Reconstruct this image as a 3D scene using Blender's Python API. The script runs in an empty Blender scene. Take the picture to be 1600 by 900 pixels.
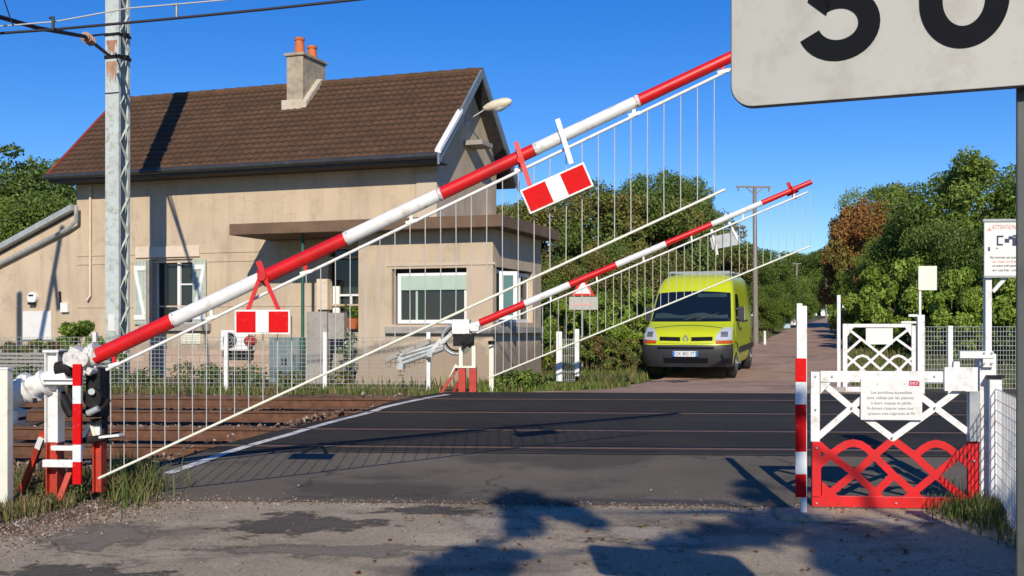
import bpy, bmesh, math, random
import numpy as np
from mathutils import Matrix, Vector
R = math.radians
SC = bpy.context.scene
COL = SC.collection

# ------------------------------------------------------------------ camera
FPX, HORIZ, EYE = 1750.0, 514.0, 1.6
cam = bpy.data.cameras.new('camera')
cam.lens = FPX * 36.0 / 1600.0
cam.sensor_width = 36.0
cam.shift_y = (HORIZ - 450.0) / 1600.0
cam.clip_start, cam.clip_end = 0.05, 8000
co = bpy.data.objects.new('camera', cam)
co.location = (0, 0, EYE)
co.rotation_euler = (R(90), 0, 0)
COL.objects.link(co)
SC.camera = co

# ------------------------------------------------------------------ light
SUN_EL, SUN_AZ = 29.0, 1.0          # sun behind the camera, a touch to the right
world = bpy.data.worlds.new('World')
SC.world = world
world.use_nodes = True
nt = world.node_tree
bgn = nt.nodes['Background']
sky = nt.nodes.new('ShaderNodeTexSky')
sky.sky_type = 'NISHITA'
sky.sun_disc = False
sky.sun_elevation = R(SUN_EL)
sky.sun_rotation = R(180 - SUN_AZ)
sky.altitude = 300
sky.air_density = 1.0
sky.dust_density = 0.0
sky.ozone_density = 6.0
hs = nt.nodes.new('ShaderNodeHueSaturation')
hs.inputs['Saturation'].default_value = 1.27
hs.inputs['Hue'].default_value = 0.514
nt.links.new(sky.outputs['Color'], hs.inputs['Color'])
nt.links.new(hs.outputs['Color'], bgn.inputs['Color'])
bgn.inputs['Strength'].default_value = 0.125

sd = bpy.data.lights.new('sun', 'SUN')
sd.energy = 4.6
sd.angle = R(0.5)
sd.color = (1.0, 0.90, 0.74)
so = bpy.data.objects.new('sun', sd)
dv = Vector((-math.sin(R(SUN_AZ)) * math.cos(R(SUN_EL)), math.cos(R(SUN_AZ)) * math.cos(R(SUN_EL)), -math.sin(R(SUN_EL))))
so.rotation_euler = dv.to_track_quat('-Z', 'Y').to_euler()
so.location = (4, -20, 20)
COL.objects.link(so)

vs = SC.view_settings
vs.view_transform = 'Standard'
vs.look = 'None'
vs.exposure = 0.0
vs.gamma = 1.0
vs.use_curve_mapping = False

# ------------------------------------------------------------------ materials
def lin(*c):
    return tuple(((v / 255) / 12.92 if v <= 10 else ((v / 255 + .055) / 1.055) ** 2.4) for v in c)

class NT:
    def __init__(s, name):
        s.m = bpy.data.materials.new(name); s.m.use_nodes = True
        s.t = s.m.node_tree; s.n = s.t.nodes; s.b = s.n['Principled BSDF']
        s.tc = s.n.new('ShaderNodeTexCoord')
    def link(s, a, b): s.t.links.new(a, b)
    def noise(s, scale, detail=4, rough=.55, coord='Object', stretch=None):
        x = s.n.new('ShaderNodeTexNoise')
        x.inputs['Scale'].default_value = scale; x.inputs['Detail'].default_value = detail
        x.inputs['Roughness'].default_value = rough
        src = s.tc.outputs[coord]
        if stretch:
            mp = s.n.new('ShaderNodeMapping'); mp.inputs['Scale'].default_value = stretch
            s.link(src, mp.inputs['Vector']); src = mp.outputs['Vector']
        s.link(src, x.inputs['Vector'])
        return x.outputs['Fac']
    def ramp(s, fac, stops):
        x = s.n.new('ShaderNodeValToRGB')
        e = x.color_ramp.elements
        while len(e) < len(stops): e.new(0.5)
        for el, (p, c) in zip(e, stops):
            el.position = p
            if isinstance(c, (int, float)): c = (c, c, c)
            el.color = (*c[:3], 1)
        s.link(fac, x.inputs['Fac'])
        return x.outputs['Color']
    def mix(s, fac, a, b, mode='MIX'):
        x = s.n.new('ShaderNodeMix'); x.data_type = 'RGBA'; x.blend_type = mode
        for sock, v in ((x.inputs[0], fac), (x.inputs[6], a), (x.inputs[7], b)):
            if isinstance(v, (int, float)): sock.default_value = v
            elif isinstance(v, tuple): sock.default_value = (*v[:3], 1)
            else: s.link(v, sock)
        return x.outputs[2]
    def bump(s, fac, strength=.3, dist=.01):
        x = s.n.new('ShaderNodeBump'); x.inputs['Strength'].default_value = strength
        x.inputs['Distance'].default_value = dist
        s.link(fac, x.inputs['Height']); s.link(x.outputs['Normal'], s.b.inputs['Normal'])
    def col(s, c):
        if isinstance(c, tuple): s.b.inputs['Base Color'].default_value = (*c[:3], 1)
        else: s.link(c, s.b.inputs['Base Color'])
    def rough(s, v):
        if isinstance(v, (int, float)): s.b.inputs['Roughness'].default_value = v
        else: s.link(v, s.b.inputs['Roughness'])

MATS = {}
def mat(name, c, rough=.55, var=.15, scale=6, dirt=None, dirt_amt=.3, dscale=9, metal=0, bump=0, bscale=60, spec=None, stretch=None, streak=None):
    k = NT(name)
    a = tuple(v * (1 - var) for v in c); b = tuple(min(1, v * (1 + var)) for v in c)
    cc = k.ramp(k.noise(scale, 5, stretch=stretch), [(.3, a), (.7, b)])
    if dirt:
        f = k.ramp(k.noise(dscale, 8, .7, stretch=stretch), [(.62 - dirt_amt * .25, 0.0), (.72, 1.0)])
        cc = k.mix(f, cc, dirt)
    if streak:      # rain streaks running down the face, damp foot, hairline cracks
        f = k.ramp(k.noise(1.0, 8, .65, stretch=(3.2, 3.2, .28)), [(.50, 0.0), (.72, .55)])
        cc = k.mix(f, cc, streak)
        sx = k.n.new('ShaderNodeSeparateXYZ'); k.link(k.tc.outputs['Object'], sx.inputs[0])
        w = k.n.new('ShaderNodeMath'); w.operation = 'MULTIPLY_ADD'; w.inputs[1].default_value = -1.4
        k.link(k.noise(2.2, 6, .7), w.inputs[0]); k.link(sx.outputs['Z'], w.inputs[2])
        cc = k.mix(k.ramp(w.outputs[0], [(.0, .6), (.25, 0.0)]), cc, tuple(v * .7 for v in streak))
        v = k.n.new('ShaderNodeTexVoronoi'); v.feature = 'DISTANCE_TO_EDGE'; v.inputs['Scale'].default_value = .55
        wn = k.n.new('ShaderNodeTexNoise'); wn.inputs['Scale'].default_value = 1.6; wn.inputs['Detail'].default_value = 7
        k.link(k.tc.outputs['Object'], wn.inputs['Vector'])
        vm = k.n.new('ShaderNodeVectorMath'); vm.operation = 'MULTIPLY_ADD'; vm.inputs[1].default_value = (1.1, 1.1, 1.1)
        k.link(wn.outputs['Color'], vm.inputs[0]); k.link(k.tc.outputs['Object'], vm.inputs[2]); k.link(vm.outputs[0], v.inputs['Vector'])
        f = k.mix(1.0, k.ramp(v.outputs['Distance'], [(0.0, .4), (.007, 0.0)]), k.ramp(k.noise(.6, 2), [(.5, 0.0), (.6, 1.0)]), 'MULTIPLY')
        cc = k.mix(f, cc, (.16, .12, .085))
    k.col(cc); k.rough(rough)
    k.b.inputs['Metallic'].default_value = metal
    if spec is not None: k.b.inputs['Specular IOR Level'].default_value = spec
    if bump: k.bump(k.noise(bscale, 5), bump, .01)
    MATS[name] = k.m
    return k.m

mat('white_paint', (.77, .77, .75), .5, .06, 5, (.46, .40, .33), .36, 11)
mat('old_white_paint', (.66, .66, .63), .5, .08, 5, (.3, .25, .2), .55, 16)
mat('cream_paint', (.74, .74, .62), .5, .06, 4, (.5, .46, .36), .25, 10)
mat('red_paint', (.62, .008, .010), .42, .16, 5, (.30, .03, .022), .36, 13)
mat('red_sheet', (.62, .004, .006), .65, .05, 7, (.5, .1, .1), .1, 20, spec=.15)
mat('rust_red_paint', (.48, .04, .02), .5, .2, 9, (.2, .05, .03), .5, 14)
mat('reflective_white', (.72, .76, .78), .3, .03, 6, (.5, .5, .5), .2, 14)
mat('grey_metal', (.36, .38, .39), .45, .15, 8, (.2, .18, .16), .4, 10, metal=.35)
mat('dark_metal', (.014, .014, .016), .6, .4, 8, (.05, .035, .028), .35, 14, spec=.2)
mat('galvanised', (.50, .53, .52), .42, .12, 6, (.3, .29, .26), .4, 9, metal=.4)
mat('mesh_wire', (.42, .44, .43), .5, .1, 6)
mat('dark_wire', (.03, .03, .035), .5, .1, 5)
mat('light_wire', (.5, .51, .49), .5, .1, 5)
mat('stucco', (.545, .435, .31), .9, .09, .9, (.42, .33, .24), .35, 1.4, bump=.35, bscale=45, streak=(.34, .26, .19))
mat('stucco_pale', (.54, .45, .35), .9, .08, 1.5, (.42, .35, .27), .3, 3, bump=.25, bscale=60)
mat('lintel_cream', (.70, .58, .45), .8, .06, 3, (.5, .4, .3), .3, 8)
mat('concrete', (.36, .33, .29), .9, .18, 3, (.2, .18, .16), .4, 6, bump=.4, bscale=40)
mat('chimney_render', (.40, .34, .25), .95, .2, 4, (.22, .19, .14), .5, 5, bump=.6, bscale=30)
mat('mortar', (.52, .46, .36), .95, .15, 8, bump=.6, bscale=40)
mat('terracotta', (.55, .15, .05), .8, .2, 6, (.25, .09, .05), .35, 10)
mat('slab_edge', (.17, .105, .065), .9, .2, 3, (.09, .07, .055), .5, 6, bump=.4, bscale=40)
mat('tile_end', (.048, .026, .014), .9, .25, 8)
mat('gutter_zinc', (.055, .06, .065), .45, .15, 3, (.1, .1, .1), .4, 5, metal=.4)
mat('barge_blue', (.16, .20, .235), .5, .1, 3, (.28, .3, .33), .3, 8)
mat('verge_red', (.22, .035, .022), .7, .2, 5)
mat('dark_timber', (.045, .04, .038), .8, .3, 6, bump=.3, bscale=30)
mat('upvc_white', (.80, .80, .79), .35, .03, 4)
mat('blind_green', (.42, .54, .45), .6, .06, 5)
mat('shutter_green', (.44, .50, .43), .6, .1, 5, (.3, .33, .28), .3, 9)
mat('shutter_brown', (.42, .33, .25), .7, .12, 6)
mat('interior_dark', (.02, .02, .022), .9, .2, 3)
mat('green_post', (.02, .11, .07), .5, .2, 6)
mat('teal_metal', (.16, .22, .22), .5, .2, 3, (.34, .33, .3), .5, 4)
mat('van_paint', (.50, .57, .014), .28, .02, 2, spec=.5)
mat('black_plastic', (.028, .030, .034), .5, .15, 6, (.05, .046, .04), .3, 4)
mat('tyre_rubber', (.022, .022, .022), .8, .2, 8, (.06, .05, .04), .3, 8)
mat('rim_metal', (.25, .25, .26), .4, .1, 6, metal=.6)
mat('lamp_lens', (.62, .66, .70), .12, .15, 14, metal=.3)
mat('lamp_red', (.50, .06, .015), .2, .1, 14)
mat('reflection_tint', (.03, .055, .06), .3, .2, 3)  # colour of the reflections painted on the van windscreen
mat('chrome', (.6, .6, .6), .2, .1, 6, metal=.8)
mat('plate_white', (.7, .72, .74), .4, .03, 4)
mat('plate_blue', (.02, .16, .5), .4, .05, 4)
mat('ink_black', (.008, .009, .012), .7, .1, 8, spec=.08)
mat('ink_grey', (.14, .17, .15), .6, .1, 8)
mat('ink_red', (.55, .03, .03), .5, .1, 8)
mat('ink_pink', (.72, .34, .30), .5, .1, 8)
mat('ink_orange', (.80, .36, .20), .5, .1, 8)
mat('ink_navy', (.02, .025, .09), .5, .1, 8)
mat('logo_red', (.50, .03, .09), .5, .05, 8)
mat('sign_grey', (.44, .44, .40), .5, .05, 2.5, (.34, .33, .29), .55, 7)
mat('sign_white', (.76, .75, .72), .45, .04, 4, (.6, .58, .52), .3, 8)
mat('weathered_board', (.30, .29, .27), .8, .2, 3, (.16, .15, .14), .4, 6, stretch=(1, 1, 8))
mat('sign_cream', (.74, .73, .62), .5, .04, 4)
mat('sign_rim', (.05, .052, .055), .5, .1, 5)
mat('pole_grey', (.075, .085, .08), .5, .15, 4, (.045, .045, .042), .4, 6)
mat('mast_paint', (.52, .58, .55), .6, .08, 1.5, (.30, .27, .22), .5, 7)
mat('rust_mast', (.38, .2, .12), .8, .3, 6, (.48, .45, .42), .5, 7)
mat('wood_pole', (.24, .21, .18), .9, .2, 3, stretch=(8, 8, 1))
mat('sleeper_wood', (.07, .052, .04), .95, .3, 6, (.14, .12, .1), .4, 9)
mat('rail_rust', (.13, .058, .030), .85, .3, 7, (.07, .035, .022), .5, 11)
mat('rail_top', (.13, .105, .085), .5, .3, 5, (.08, .045, .03), .4, 9, metal=.3)
mat('plank_tan', (.42, .31, .22), .9, .25, 6, (.2, .16, .13), .4, 9)
mat('bark', (.085, .065, .05), .95, .3, 6, (.16, .15, .12), .4, 8, bump=.6, bscale=20)
mat('lamp_shade', (.68, .62, .46), .5, .08, 6, (.45, .4, .3), .3, 10)
mat('paint_line', (.74, .74, .72), .7, .1, 5, (.09, .088, .085), .75, 5)
mat('sign_orange', (.75, .30, .02), .5, .05, 4)
mat('brick_orange', (.45, .2, .07), .9, .2, 5)
mat('cabinet_blue', (.4, .55, .62), .5, .1, 4)

def glass_dark(name, c, rough=.05):
    k = NT(name); k.col(c); k.rough(rough); k.b.inputs['Specular IOR Level'].default_value = .5
    MATS[name] = k.m
glass_dark('window_glass', (.028, .034, .034), .06)
glass_dark('window_glass_teal', (.10, .20, .19), .06)
glass_dark('van_glass', (.006, .012, .022), .05)

def m_tile():
    k = NT('roof_tile')
    n = k.ramp(k.noise(1.2, 4), [(.3, (.084, .043, .019)), (.7, (.116, .060, .027))])
    f = k.noise(9, 6, .7)
    n = k.mix(k.ramp(f, [(.55, 0.0), (.75, 1.0)]), n, (.042, .027, .018))
    n = k.mix(k.ramp(k.noise(22, 4, .7), [(.66, 0.0), (.74, .4)]), n, (.17, .13, .08))
    # each tile keeps its own firing shade
    br = k.n.new('ShaderNodeTexBrick'); br.offset = .5
    br.inputs['Scale'].default_value = 1.0; br.inputs['Brick Width'].default_value = .30
    br.inputs['Row Height'].default_value = .17; br.inputs['Mortar Size'].default_value = 0.0
    br.inputs['Color1'].default_value = (.82, .82, .82, 1); br.inputs['Color2'].default_value = (1.16, 1.1, 1.05, 1)
    br.inputs['Bias'].default_value = .0
    k.link(k.tc.outputs['Object'], br.inputs['Vector'])
    n = k.mix(1.0, n, br.outputs['Color'], 'MULTIPLY')
    k.col(n); k.rough(.85); k.bump(k.noise(50, 4), .3, .01)
    MATS['roof_tile'] = k.m
m_tile()

def m_plinth():
    k = NT('plinth_brick')
    mp = k.n.new('ShaderNodeMapping'); mp.inputs['Rotation'].default_value = (R(90), 0, 0)
    k.link(k.tc.outputs['Object'], mp.inputs['Vector'])
    br = k.n.new('ShaderNodeTexBrick')
    br.inputs['Scale'].default_value = 1.0; br.inputs['Brick Width'].default_value = .42
    br.inputs['Row Height'].default_value = .17; br.inputs['Mortar Size'].default_value = .014
    br.inputs['Color1'].default_value = (.42, .28, .2, 1); br.inputs['Color2'].default_value = (.55, .40, .29, 1)
    br.inputs['Mortar'].default_value = (.34, .27, .21, 1)
    k.link(mp.outputs['Vector'], br.inputs['Vector'])
    n = k.mix(k.ramp(k.noise(4, 6, .7), [(.45, 0.0), (.75, .7)]), br.outputs['Color'], (.36, .26, .19))
    k.col(n); k.rough(.95)
    MATS['plinth_brick'] = k.m
m_plinth()

def road_mat(name, c0, c1, patches=None, light=None, agg=.35, rough=.9, cracks=True):
    k = NT(name)
    n = k.ramp(k.noise(.55, 5, .6), [(.3, c0), (.7, c1)])
    if patches:
        f = k.ramp(k.noise(.42, 6, .62, stretch=(1, 1.5, 1)), [(.52, 0.0), (.60, .85)])
        n = k.mix(f, n, patches)
    if light:
        f = k.ramp(k.noise(.8, 7, .68, stretch=(1.4, 1, 1)), [(.54, 0.0), (.68, .8)])
        n = k.mix(f, n, light)
    g = k.ramp(k.noise(120, 3, .8), [(.3, 1 - agg), (.72, 1 + agg)])
    n = k.mix(1.0, n, g, 'MULTIPLY')
    g = k.ramp(k.noise(24, 4, .8), [(.3, 1 - agg * .5), (.7, 1 + agg * .5)])
    n = k.mix(1.0, n, g, 'MULTIPLY')
    if cracks:
        v = k.n.new('ShaderNodeTexVoronoi'); v.feature = 'DISTANCE_TO_EDGE'; v.inputs['Scale'].default_value = .55
        w = k.n.new('ShaderNodeTexNoise'); w.inputs['Scale'].default_value = 2.2; w.inputs['Detail'].default_value = 6
        k.link(k.tc.outputs['Object'], w.inputs['Vector'])
        vm = k.n.new('ShaderNodeVectorMath'); vm.operation = 'MULTIPLY_ADD'
        k.link(w.outputs['Color'], vm.inputs[0]); vm.inputs[1].default_value = (.9, .9, .9)
        k.link(k.tc.outputs['Object'], vm.inputs[2]); k.link(vm.outputs[0], v.inputs['Vector'])
        gate = k.ramp(k.noise(.35, 3), [(.45, 0.0), (.6, .8)])
        f = k.ramp(v.outputs['Distance'], [(.0, 1.0), (.018, 0.0)])
        f = k.mix(1.0, f, gate, 'MULTIPLY')
        n = k.mix(f, n, (.035, .03, .027))
    k.col(n); k.rough(rough); k.b.inputs['Specular IOR Level'].default_value = .25
    k.bump(k.noise(90, 4, .8), .6, .012)
    MATS[name] = k.m
road_mat('old_asphalt', (.34, .28, .195), (.45, .37, .26), (.19, .16, .12), (.55, .46, .335), .5)
road_mat('brown_asphalt', (.12, .104, .080), (.175, .15, .115), (.08, .071, .057), None, .3)
road_mat('dark_asphalt', (.029, .027, .023), (.043, .039, .033), (.021, .02, .018), None, .28)
road_mat('far_asphalt', (.35, .235, .17), (.45, .305, .225), (.27, .18, .13), (.5, .36, .27), .25, cracks=False)
road_mat('rail_strip', (.075, .068, .06), (.11, .098, .085), None, None, .3, .6, False)
road_mat('ballast_mat', (.12, .07, .043), (.19, .12, .078), (.08, .046, .03), (.28, .21, .155), .55, .95, False)

road_mat('patch_asphalt', (.085, .075, .062), (.135, .118, .096), (.06, .055, .048), (.22, .19, .15), .4)
road_mat('pale_gravel', (.33, .28, .21), (.48, .41, .32), (.22, .185, .14), (.55, .49, .4), .6, .95, False)
road_mat('grey_patch', (.21, .182, .138), (.26, .23, .175), None, None, .3)
for nm in ('patch_asphalt', 'grey_patch', 'pale_gravel'):      # ragged worn-through edges
    t = MATS[nm].node_tree; N = t.nodes
    at = N.new('ShaderNodeAttribute'); at.attribute_name = 'edge'
    ns = N.new('ShaderNodeTexNoise'); ns.inputs['Scale'].default_value = 5; ns.inputs['Detail'].default_value = 9; ns.inputs['Roughness'].default_value = .75
    tc = [n for n in N if n.type == 'TEX_COORD'][0]; t.links.new(tc.outputs['Object'], ns.inputs['Vector'])
    ma = N.new('ShaderNodeMath'); ma.operation = 'MULTIPLY_ADD'; ma.inputs[1].default_value = 2.2; t.links.new(ns.outputs['Fac'], ma.inputs[0])
    mb = N.new('ShaderNodeMath'); mb.operation = 'MULTIPLY'; mb.inputs[1].default_value = -1.0; t.links.new(at.outputs['Fac'], mb.inputs[0]); t.links.new(mb.outputs[0], ma.inputs[2])
    rp = N.new('ShaderNodeValToRGB'); rp.color_ramp.elements[0].position = .32; rp.color_ramp.elements[1].position = .62; t.links.new(ma.outputs[0], rp.inputs['Fac'])
    t.links.new(rp.outputs['Color'], N['Principled BSDF'].inputs['Alpha'])
def m_ground():
    k = NT('verge_ground')
    n = k.ramp(k.noise(.8, 6, .65), [(.3, (.075, .085, .028)), (.5, (.13, .115, .05)), (.7, (.19, .15, .09))])
    g = k.ramp(k.noise(40, 4, .8), [(.3, .6), (.7, 1.35)])
    n = k.mix(1.0, n, g, 'MULTIPLY')
    k.col(n); k.rough(.95); k.bump(k.noise(30, 5, .8), .8, .03)
    MATS['verge_ground'] = k.m
    k = NT('gravel_edge')
    n = k.ramp(k.noise(55, 4, .8), [(.3, (.13, .10, .075)), (.6, (.30, .25, .20)), (.72, (.5, .45, .4))])
    k.col(n); k.rough(.95); k.bump(k.noise(55, 4, .8), .9, .02)
    MATS['gravel_edge'] = k.m
m_ground()

def leaf_mat(name, trans=.35, rough=.55):
    m = bpy.data.materials.new(name); m.use_nodes = True
    t = m.node_tree; n = t.nodes; n.clear()
    out = n.new('ShaderNodeOutputMaterial')
    at = n.new('ShaderNodeAttribute'); at.attribute_name = 'leafcol'
    p = n.new('ShaderNodeBsdfPrincipled'); p.inputs['Roughness'].default_value = rough
    p.inputs['Specular IOR Level'].default_value = .3
    tr = n.new('ShaderNodeBsdfTranslucent')
    mx = n.new('ShaderNodeMixShader'); mx.inputs[0].default_value = trans
    t.links.new(at.outputs['Color'], p.inputs['Base Color']); t.links.new(at.outputs['Color'], tr.inputs['Color'])
    t.links.new(p.outputs[0], mx.inputs[1]); t.links.new(tr.outputs[0], mx.inputs[2])
    t.links.new(mx.outputs[0], out.inputs['Surface'])
    MATS[name] = m
leaf_mat('leaf', .22); leaf_mat('grass_blade', .25, .7)

# ------------------------------------------------------------------ object helpers
def tag(o, label=None, cat=None, group=None, kind=None):
    if label: o['label'] = label
    if cat: o['category'] = cat
    if group: o['group'] = group
    if kind: o['kind'] = kind
    return o

def thing(name, label, cat, loc=(0, 0, 0), rot=0, group=None):
    o = bpy.data.objects.new(name, None); COL.objects.link(o)
    o.empty_display_size = .2
    o.location = loc; o.rotation_euler = (0, 0, R(rot))
    return tag(o, label, cat, group)

def copy_thing(src, loc, rotz=None, scale=None, label=None, group=None):
    c = src.copy(); COL.objects.link(c); c.location = loc
    if rotz is not None: c.rotation_euler = (0, 0, rotz)
    if scale is not None: c.scale = scale if isinstance(scale, tuple) else (scale,) * 3
    if label: c['label'] = label
    if group: c['group'] = group
    for ch in src.children:
        d = ch.copy(); COL.objects.link(d); d.parent = c
        for g in ch.children:
            e = g.copy(); COL.objects.link(e); e.parent = d
    return c

class MB:
    def __init__(s): s.v = []; s.f = []; s.mi = []; s.sm = []
    def add(s, vs, fs, mi=0, smooth=False):
        b = len(s.v); s.v += [tuple(p) for p in vs]
        for f in fs: s.f.append(tuple(i + b for i in f)); s.mi.append(mi); s.sm.append(smooth)
        return s
    def mm(s, lo, hi, mi=0):
        x0, y0, z0 = lo; x1, y1, z1 = hi
        x0, x1 = min(x0, x1), max(x0, x1); y0, y1 = min(y0, y1), max(y0, y1); z0, z1 = min(z0, z1), max(z0, z1)
        return s.add([(x0, y0, z0), (x1, y0, z0), (x1, y1, z0), (x0, y1, z0), (x0, y0, z1), (x1, y0, z1), (x1, y1, z1), (x0, y1, z1)],
              [(0, 3, 2, 1), (4, 5, 6, 7), (0, 1, 5, 4), (1, 2, 6, 5), (2, 3, 7, 6), (3, 0, 4, 7)], mi)
    def box(s, c, sz, mi=0, rot=None):
        hx, hy, hz = (v / 2 for v in sz)
        pts = [Vector(p) for p in ((-hx, -hy, -hz), (hx, -hy, -hz), (hx, hy, -hz), (-hx, hy, -hz), (-hx, -hy, hz), (hx, -hy, hz), (hx, hy, hz), (-hx, hy, hz))]
        if rot is not None: pts = [rot @ p for p in pts]
        c = Vector(c)
        return s.add([c + p for p in pts], [(0, 3, 2, 1), (4, 5, 6, 7), (0, 1, 5, 4), (1, 2, 6, 5), (2, 3, 7, 6), (3, 0, 4, 7)], mi)
    def bar(s, p0, p1, w, d, mi=0):       # w across (in the x-z plane), d along local y
        p0 = Vector(p0); p1 = Vector(p1); ax = (p1 - p0).normalized()
        y = Vector((0, 1, 0))
        if abs(ax.y) > .9: y = Vector((0, 0, 1))
        sd_ = ax.cross(y).normalized(); y = sd_.cross(ax).normalized()
        a = sd_ * w / 2; b = y * d / 2
        vs = [p0 - a - b, p0 + a - b, p0 + a + b, p0 - a + b, p1 - a - b, p1 + a - b, p1 + a + b, p1 - a + b]
        return s.add(vs, [(0, 3, 2, 1), (4, 5, 6, 7), (0, 1, 5, 4), (1, 2, 6, 5), (2, 3, 7, 6), (3, 0, 4, 7)], mi)
    def tube(s, p0, p1, r0, r1=None, n=12, mi=0, caps=True):
        if r1 is None: r1 = r0
        p0 = Vector(p0); p1 = Vector(p1); ax = (p1 - p0).normalized()
        u = ax.cross(Vector((0, 0, 1)) if abs(ax.z) < .9 else Vector((1, 0, 0))).normalized(); w = ax.cross(u)
        vs = []
        for p, r in ((p0, r0), (p1, r1)):
            for i in range(n):
                a = 2 * math.pi * i / n; vs.append(p + u * math.cos(a) * r + w * math.sin(a) * r)
        s.add(vs, [(i, (i + 1) % n, n + (i + 1) % n, n + i) for i in range(n)], mi, n > 5)
        if caps:
            s.add(vs[:n], [tuple(range(n))[::-1]], mi); s.add(vs[n:], [tuple(range(n))], mi)
        return s
    def path(s, pts, r, n=8, mi=0):
        pts = [Vector(p) for p in pts]; k = len(pts); rings = []
        u = None
        for i, p in enumerate(pts):
            ax = (pts[min(i + 1, k - 1)] - pts[max(i - 1, 0)]).normalized()
            if u is None: u = ax.cross(Vector((0, 0, 1)) if abs(ax.z) < .9 else Vector((1, 0, 0))).normalized()
            u = (u - ax * u.dot(ax)).normalized(); w = ax.cross(u)
            rr = r[i] if isinstance(r, (list, tuple)) else r
            rings.append([p + u * math.cos(2 * math.pi * j / n) * rr + w * math.sin(2 * math.pi * j / n) * rr for j in range(n)])
        vs = [q for rg in rings for q in rg]
        fs = [(i * n + j, i * n + (j + 1) % n, (i + 1) * n + (j + 1) % n, (i + 1) * n + j) for i in range(k - 1) for j in range(n)]
        s.add(vs, fs, mi, True)
        s.add(rings[0], [tuple(range(n))[::-1]], mi); s.add(rings[-1], [tuple(range(n))], mi)
        return s
    def prism(s, pts, vec, mi=0):
        n = len(pts); pts = [Vector(p) for p in pts]; vec = Vector(vec)
        vs = pts + [p + vec for p in pts]
        return s.add(vs, [tuple(range(n))[::-1], tuple(range(n, 2 * n))] + [(i, (i + 1) % n, n + (i + 1) % n, n + i) for i in range(n)], mi)
    def disc(s, c, ax, r, t, n=24, mi=0):
        c = Vector(c); ax = Vector(ax).normalized()
        return s.tube(c - ax * t / 2, c + ax * t / 2, r, r, n, mi)
    def ring(s, c, ax, r, rr, n=28, m=8, mi=0, a0=0, a1=360):
        c = Vector(c); ax = Vector(ax).normalized()
        u = ax.cross(Vector((0, 0, 1)) if abs(ax.z) < .9 else Vector((1, 0, 0))).normalized(); w = ax.cross(u)
        pts = [c + (u * math.cos(R(a0 + (a1 - a0) * i / n)) + w * math.sin(R(a0 + (a1 - a0) * i / n))) * r for i in range(n + 1)]
        return s.path(pts, rr, m, mi)
    def build(s, name, mats, parent=None, bevel=0, label=None):
        me = bpy.data.meshes.new(name)
        me.from_pydata(s.v, [], s.f); me.update()
        if not isinstance(mats, (list, tuple)): mats = [mats]
        for m in mats: me.materials.append(MATS[m] if isinstance(m, str) else m)
        me.polygons.foreach_set('material_index', s.mi); me.polygons.foreach_set('use_smooth', s.sm)
        bm = bmesh.new(); bm.from_mesh(me)
        bmesh.ops.recalc_face_normals(bm, faces=bm.faces); bm.to_mesh(me); bm.free()
        o = bpy.data.objects.new(name, me); COL.objects.link(o)
        if parent: o.parent = parent
        if bevel:
            b = o.modifiers.new('bevel', 'BEVEL'); b.width = bevel; b.segments = 2; b.limit_method = 'ANGLE'; b.angle_limit = R(40)
        if label: o['label'] = label
        return o

def text_part(name, s, size, loc, mat_name, parent, rot=(90, 0, 0), align='CENTER', bold=0, width=None):
    cu = bpy.data.curves.new(name, 'FONT'); cu.body = s; cu.size = size
    cu.align_x = align; cu.align_y = 'CENTER'; cu.extrude = .0008; cu.offset = bold
    tmp = bpy.data.objects.new(name + '_tmp', cu); COL.objects.link(tmp)
    bpy.context.view_layer.update()
    me = bpy.data.meshes.new_from_object(tmp.evaluated_get(bpy.context.evaluated_depsgraph_get()))
    bpy.data.objects.remove(tmp); bpy.data.curves.remove(cu)
    me.name = name
    me.materials.clear(); me.materials.append(MATS[mat_name])
    o = bpy.data.objects.new(name, me); COL.objects.link(o)
    o.parent = parent; o.location = loc; o.rotation_euler = tuple(R(a) for a in rot)
    if width and me.vertices:
        xs = [v.co.x for v in me.vertices]; w = max(xs) - min(xs)
        if w > 0: o.scale = (width / w, 1, 1)
    return o

class Fr:
    """A local frame standing in the world: x along, y away, z up."""
    def __init__(s, x, y, z, deg): s.x, s.y, s.z, s.deg = x, y, z, deg; s.c, s.s = math.cos(R(deg)), math.sin(R(deg))
    def px(s, px, py, off=0.0):
        dx, dz = (px - 800) / FPX, (HORIZ - py) / FPX
        t = (off - s.x * s.s + s.y * s.c) / (-dx * s.s + s.c)
        wx, wy = dx * t - s.x, t - s.y
        return Vector((wx * s.c + wy * s.s, off, EYE + dz * t - s.z))
    def pu(s, px, py, u):      # on the plane local x = u
        dx, dz = (px - 800) / FPX, (HORIZ - py) / FPX
        t = (u + s.x * s.c + s.y * s.s) / (dx * s.c + s.s)
        wx, wy = dx * t - s.x, t - s.y
        return Vector((u, -wx * s.s + wy * s.c, EYE + dz * t - s.z))
    def thing(s, name, label, cat, group=None): return thing(name, label, cat, (s.x, s.y, s.z), s.deg, group)
def W(px, py, Y): return Vector(((px - 800) / FPX * Y, Y, EYE + (HORIZ - py) / FPX * Y))

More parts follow.
